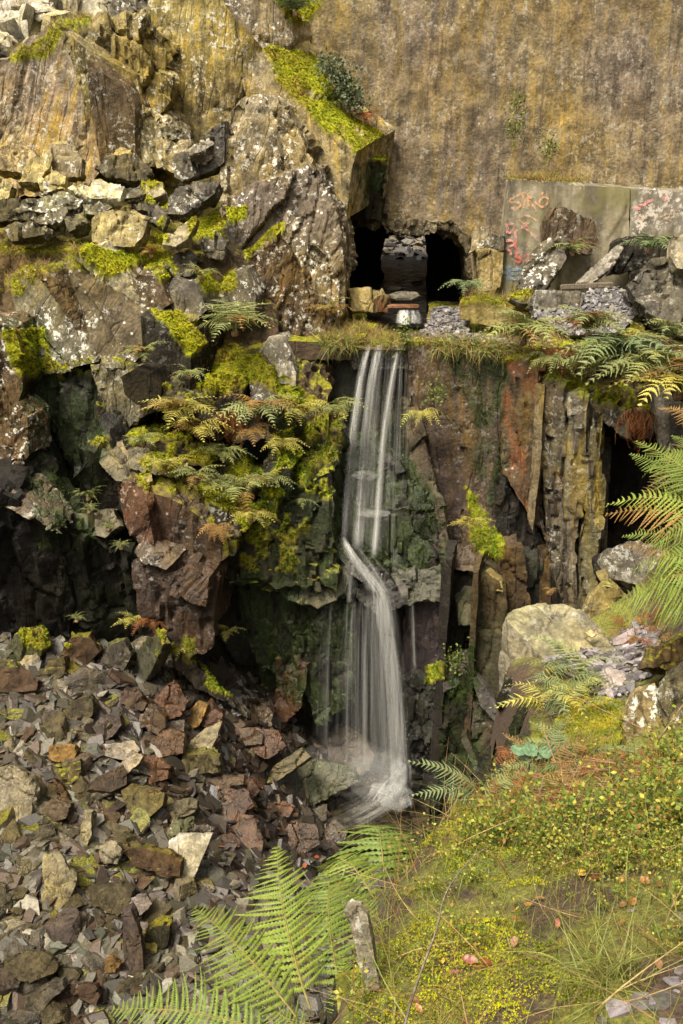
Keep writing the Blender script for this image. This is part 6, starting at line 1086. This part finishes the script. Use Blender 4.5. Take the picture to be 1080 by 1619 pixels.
# stems, twig, bramble
def tube(pts, r0, r1, sides=5):
    pts = [np.asarray(q, float) for q in pts]; vs, fs = [], []
    for i, q in enumerate(pts):
        d = pts[min(i + 1, len(pts) - 1)] - pts[max(i - 1, 0)]; d /= np.linalg.norm(d); a = np.cross(d, [0.3, .2, 1.]); a /= np.linalg.norm(a); b = np.cross(d, a); r = r0 + (r1 - r0) * i / (len(pts) - 1)
        for k in range(sides): an = 6.2832 * k / sides; vs.append(q + r * (a * math.cos(an) + b * math.sin(an)))
        if i:
            o_ = (i - 1) * sides
            for k in range(sides): fs.append([o_ + k, o_ + (k + 1) % sides, o_ + sides + (k + 1) % sides, o_ + sides + k])
    return mesh_np('tube', np.array(vs), np.array(fs), smooth=True)
def spl(pts, n=4):
    pts = [np.asarray(q, float) for q in pts]; out = []
    for i in range(len(pts) - 1):
        a, b, c, d = pts[max(i - 1, 0)], pts[i], pts[i + 1], pts[min(i + 2, len(pts) - 1)]
        for j in range(n): t_ = j / n; out.append(.5 * ((2 * b) + (c - a) * t_ + (2 * a - 5 * b + 4 * c - d) * t_ ** 2 + (3 * b - a - 3 * c + d) * t_ ** 3))
    return out + [pts[-1]]
o = link('twig', tube(spl([W(636,1640,2.45), W(648,1590,2.5), W(668,1530,2.55), W(690,1470,2.65), W(702,1420,2.8), W(722,1385,2.9), W(752,1352,3.0), W(772,1340,3.05)]), .0055, .002), M['wood'], label='thin bare twig arching up over the near moss', cat='twig')
br = empty('dead_bracken', BNK.hit(960, 1270, 3, 8), label='orange-brown flattened bracken stems across the near bank', cat='bracken')
for i in range(46):
    x, y = random.uniform(820, 1100), random.uniform(1225, 1300); a = BNK.hit(x, y, 3, 8) + np.array([0, 0, random.uniform(.02, .14)]); an = random.uniform(-.35, .35) + (0 if random.random() < .75 else random.uniform(-1.3, 1.3)); L = random.uniform(.25, .9)
    d = np.array([math.cos(an), math.sin(an), random.uniform(-.1, .15)]) * L; link('stem', tube([a - d / 2, a + np.array([0, 0, random.uniform(-.02, .03)]), a + d / 2], .0045, .0025), M['twig'], br)
for i in range(75):
    x, y = random.uniform(760, 1080), random.uniform(1205, 1300); a = BNK.hit(x, y, 3, 8) + np.array([0, 0, .05]); an = random.uniform(0, 6.28); L = random.uniform(.12, .28)
    frond_at(br, a, a + L * np.array([math.cos(an), math.sin(an), random.uniform(0, .5)]), random.choice(FF), GC[random.choice(['fd', 'fo', 'fd'])], wid=.8)
for i in range(26):
    x, y = random.uniform(980, 1080), random.uniform(985, 1040); a = BNK.hit(x, y, 4, 10) + np.array([0, 0, .04]); an = random.uniform(0, 6.28); L = random.uniform(.15, .32)
    frond_at(br, a, a + L * np.array([math.cos(an), math.sin(an), random.uniform(-.1, .4)]), random.choice(FF), GC[random.choice(['fd', 'fo', 'fd'])], wid=.8)
for j, pth in enumerate([[(740,1110,6.6),(800,1180,6.0),(870,1245,5.2),(900,1290,4.8)], [(860,1145,6.2),(930,1230,5.5),(960,1270,5.0)], [(905,1100,6.5),(990,1140,6.0),(1080,1180,5.5)], [(800,1165,6.2),(840,1185,6.0),(920,1215,5.7),(985,1225,5.5)], [(975,1260,4.9),(1040,1170,5.0),(1090,1100,5.2)]][1:]):
    link('bare_stem', tube(spl([W(*q) for q in pth]), .005, .003), M['twig'], label=['thin stem slanting in front of the moss cushion', 'stem arching over the lichened rock', 'pale stem crossing the brink of the bank', 'stem rising at the right edge above the bracken'][j], cat='stem')
bb = empty('bramble', W(835, 1205, 5.6), label='bramble with broad blue-green leaflets at the brink of the bank', cat='bramble')
t = NT('bramble_leaf'); geo = t.n('NewGeometry'); M['bleaf'] = t.done(t.bsdf(t.mix(t.ramp(t.noise(geo.outputs['Position'], 40, 3), .3, .7), (.06, .12, .06), (.13, .21, .11)), .4).outputs[0])
def bl():
    m_ = leaf_mesh(random.randrange(999)); m_.materials.append(M['bleaf']); return m_
BL = [bl() for _ in range(3)]
for x, y, s in [(820,1187,.12),(832,1200,.11),(812,1200,.10),(838,1186,.12),(850,1196,.12),(862,1190,.1),(826,1214,.13),(845,1210,.1),(900,1290,.1),(930,1278,.11),(950,1290,.1),(880,1300,.09),(910,1262,.09),(965,1275,.1),(870,1275,.09)]:
    o = link('leaf', random.choice(BL), None, bb); o.location = tuple(W(x, y, 5.5 if y < 1230 else BNK.hit(x, y, 3, 8)[1] - .12)); o.scale = (s, s, s); o.rotation_euler = (random.uniform(-.2, .7), random.uniform(-.4, .4), random.uniform(0, 6.28))
# ivy-like shrub beside the moss ramp
sh = empty('shrub', W(560, 150, 21.3), label='grey-green leafy shrub beside the moss ramp', cat='shrub')
n = 1500; q = rng.random(n); cx = np.interp(q, [0, .3, 1], [515, 535, 562]) + rng.normal(0, 12, n); cy = np.interp(q, [0, .3, 1], [92, 118, 165]) + rng.normal(0, 8, n)
P = np.array([W(a, b, 21.0 + c2) for a, b, c2 in zip(cx, cy, rng.normal(0, .12, n))]); lv = np.array([[0, 0, 0], [.5, .35, .1], [1, 0, 0], [.5, -.35, .1]]); lf_ = np.array([[0, 1, 2, 3]])
v, f, c = instances(lv, lf_, P, frames(rng.normal(0, 1, (n, 3)) + np.array([0, -.4, .6]), rng.uniform(0, 6.28, n)), rng.uniform(.04, .09, n), np.array([.12, .145, .075]) * rng.uniform(.4, 1.6, (n, 1)))
link('crown', mesh_np('crown', v, f, c), M['leaf'], sh); link('stem', tube([W(556,185,21.2), W(548,150,21.2), W(525,110,21.2)], .02, .01), M['wood'], sh)
for x, y, Y, lab in [(818,165,21.1,'small leafy plant growing from a crack high in the quarry wall'),(815,205,21.1,'moss-green plant below it on the quarry wall'),(870,232,21.0,'green plant on the quarry wall above the concrete'),(690,620,17.0,'yellow-leaved plant on the dark wall beside the upper fall'),(640,530,17.6,'leafy plant at the lip beside the stream'),(720,1040,15.7,'green leafy plant on the ribbed rock right of the fall')]:
    c0 = W(x, y, Y); n = 160; P = c0 + rng.normal(0, .1, (n, 3)) * np.array([1, .6, 1.3]); e = empty('wall_plant', c0, label=lab, cat='plant', group='plants growing from the rock walls')
    v, f, c = instances(lv, lf_, P, frames(rng.normal(0, 1, (n, 3)) + np.array([0, -.5, .5]), rng.uniform(0, 6.28, n)), rng.uniform(.03, .08, n), np.array([.13, .16, .03]) * rng.uniform(.5, 1.5, (n, 1))); link('foliage', mesh_np('foliage', v, f, c), M['leaf'], e); link('stem', tube([c0 + np.array([0, .15, -.16]), c0 + np.array([.01, .05, -.05]), c0 + np.array([0, 0, .1])], .008, .003), M['wood'], e)

# ------------------------------------------------------------------ falling water
wf = empty('waterfall', W(600, 545, 17.7), label='white veil of water falling from the ledge into the scree pool', cat='waterfall')
def veil(name, strands, parent=wf):
    """strands: (centre line, half width start, half width end, opacity) -> bundles of thin threads"""
    V, F, Cc, off = [], [], [], 0
    for pts, w0, w1, op, n in strands:
        cl = np.array(spl([W(*q) for q in pts], 8)); K = len(cl)
        for j in range(n):
            u0 = rng.uniform(-1, 1); u1 = u0 * rng.uniform(.7, 1.2); dY = rng.uniform(-.10, .10); hw = rng.uniform(.02, .07) if j % 3 else rng.uniform(.005, .014); t0 = 0 if rng.random() < .75 else rng.uniform(0, .5); t1 = 1 if rng.random() < .8 else rng.uniform(.6, 1); o = op * rng.uniform(.25, 1.0) * (1 - .6 * u0 * u0) * (.5 if j % 3 else 1.1)
            a = np.linspace(0, 1, K); s = (a >= t0) & (a <= t1)
            if s.sum() < 3: continue
            a = a[s]; c = cl[s].copy(); ww = (w0 + (w1 - w0) * a); c[:, 0] += ww * (u0 + (u1 - u0) * a) + .012 * np.sin(a * rng.uniform(3, 9) + rng.uniform(0, 6)); c[:, 1] += dY * (.3 + a)
            fade = np.clip((a - t0) / .1, .35 if t0 == 0 else 0, 1) * np.clip((t1 - a) / .08, .15, 1); m = len(a); hw_ = hw * (.7 + .8 * a)
            v = np.stack([c + np.stack([hw_, 0 * a, 0 * a], 1), c - np.stack([0 * a, hw_ * .6, 0 * a], 1), c - np.stack([hw_, 0 * a, 0 * a], 1)], 1).reshape(-1, 3)
            ff = []
            for i in range(m - 1): b = 3 * i + off; ff += [[b, b + 1, b + 4, b + 3], [b + 1, b + 2, b + 5, b + 4]]
            V.append(v); F += ff; Cc.append(((o * fade)[:, None, None] * np.array([0., 1., 0.])[None, :, None] * np.ones((1, 1, 3))).reshape(-1, 3)); off += len(v)
    return link(name, mesh_np(name, np.vstack(V), np.array(F), np.vstack(Cc), smooth=True), M['fall'], parent)
veil('water_strand', [([(584,546,17.75),(572,590,17.55),(558,680,17.3),(549,770,17.05),(542,858,16.6)], .04, .05, .5, 22)])
veil('water_strand', [([(600,545,17.75),(588,600,17.5),(577,700,17.25),(571,790,16.95),(566,868,16.55)], .055, .11, .42, 30)])
veil('water_strand', [([(629,548,17.75),(620,600,17.5),(606,700,17.25),(598,790,16.95),(592,878,16.6)], .035, .05, .5, 20)])
veil('thin_drips', [([(640,556,17.7),(634,680,17.4),(630,800,17.1),(628,900,16.8)], .12, .2, .22, 14), ([(612,548,17.7),(604,690,17.2),(596,870,16.6)], .3, .42, .20, 22), ([(590,548,17.7),(572,690,17.2),(562,860,16.6)], .2, .3, .16, 12)])
veil('water_chute', [([(541,850,16.45),(556,878,16.2),(576,905,16.05),(598,932,15.95),(606,960,15.9),(612,1000,15.85)], .05, .15, .6, 46), ([(556,866,16.3),(580,900,16.05),(600,935,15.9)], .18, .24, .25, 26)])
veil('water_curtain', [([(600,935,15.95),(610,985,15.75),(620,1060,15.65),(628,1150,15.6),(633,1245,15.55)], .11, .17, .45, 54), ([(600,935,15.95),(606,1000,15.8),(612,1100,15.7),(618,1245,15.6)], .22, .34, .26, 56), ([(575,950,15.95),(572,1050,15.85),(572,1215,15.7)], .34, .42, .20, 44), ([(535,955,16.0),(530,1060,15.95),(528,1190,15.8)], .3, .38, .10, 26)])
veil('thin_drips', [([(650,950,16.1),(652,1000,16.05),(655,1060,16.0)], .03, .04, .4, 5)])
veil('thin_drips', [([(562,880,16.2),(552,910,16.15),(548,950,16.1)], .08, .14, .3, 14)])
veil('splash', [([(632,1215,15.5),(624,1245,15.35),(606,1268,15.2),(576,1288,15.05),(546,1302,14.95)], .14, .34, .3, 40), ([(634,1225,15.5),(634,1250,15.35),(640,1272,15.2)], .14, .2, .25, 24), ([(628,1225,15.5),(612,1240,15.4),(598,1262,15.25)], .16, .2, .4, 26), ([(604,1240,15.5),(590,1262,15.3),(560,1280,15.2)], .16, .3, .3, 24)])
# foam where the water lands: low mounds of white spray
def foam_mat():
    t = NT('foam'); geo = t.n('NewGeometry'); lw = t.n('LayerWeight'); lw.inputs[0].default_value = .4; n = t.noise(geo.outputs['Position'], 7, 5, .7)
    d = t.n('BsdfDiffuse'); d.inputs[0].default_value = (.8, .79, .75, 1); tr = t.n('BsdfTransparent'); m = t.n('MixShader')
    t.L(t.math('MULTIPLY', t.ramp(lw.outputs['Facing'], .75, .0), t.math('MULTIPLY', t.attr('foam').outputs['Fac'], t.ramp(n, .2, .8, .4, 1)), clamp=True), m.inputs[0]); t.L(tr.outputs[0], m.inputs[1]); t.L(d.outputs[0], m.inputs[2]); return t.done(m.outputs[0])
M['foam'] = foam_mat()
def foam(px, py, Y, rx, rz, op, rot=0):
    bm = bmesh.new(); bmesh.ops.create_icosphere(bm, subdivisions=4, radius=1.0); v = np.array([q.co[:] for q in bm.verts]); d = 1 + .28 * fbm(v * 2.2 + px, 3, 5)
    for q, k in zip(bm.verts, d): q.co = q.co * float(k)
    for f_ in bm.faces: f_.smooth = True
    me = bpy.data.meshes.new('foam'); bm.to_mesh(me); bm.free(); o = link('foam', me, M['foam'], wf); o.location = tuple(W(px, py, Y) - np.array(wf.location)); o.matrix_parent_inverse = Matrix.Identity(4); o.scale = (rx, rz * 1.1, rz); o.rotation_euler = (0, R(rot), 0); o['foam'] = op
for a in [(620,1258,15.4,.4,.3,.2,10),(630,1226,15.5,.26,.4,.2,0),(600,1225,15.6,.6,.5,.07,0),(560,1210,15.6,.9,.6,.035,0),(590,812,16.75,.3,.09,.10,0),(576,752,16.95,.24,.09,.10,3)]: foam(*a)
# little cascade at the tunnel mouth
ca = empty('small_cascade', W(645, 500, 19.1), label='tiny white cascade in the stream below the tunnel', cat='waterfall')
veil('water_curtain', [([(640,490,19.15),(640,499,19.05),(640,512,18.95)], .1, .12, .9, 34), ([(655,490,19.15),(656,500,19.05),(656,510,18.95)], .07, .08, .5, 14)], ca)
# the floor of the pool
link('pool_water', mesh_np('pool_water', [(-.4, 14.6, -8.62), (1.6, 14.6, -8.62), (1.8, 16.6, -8.62), (-.2, 16.6, -8.62)], [[0, 1, 2, 3]]), M['water'], kind=S)
bpy.data.objects.remove(_tmp)
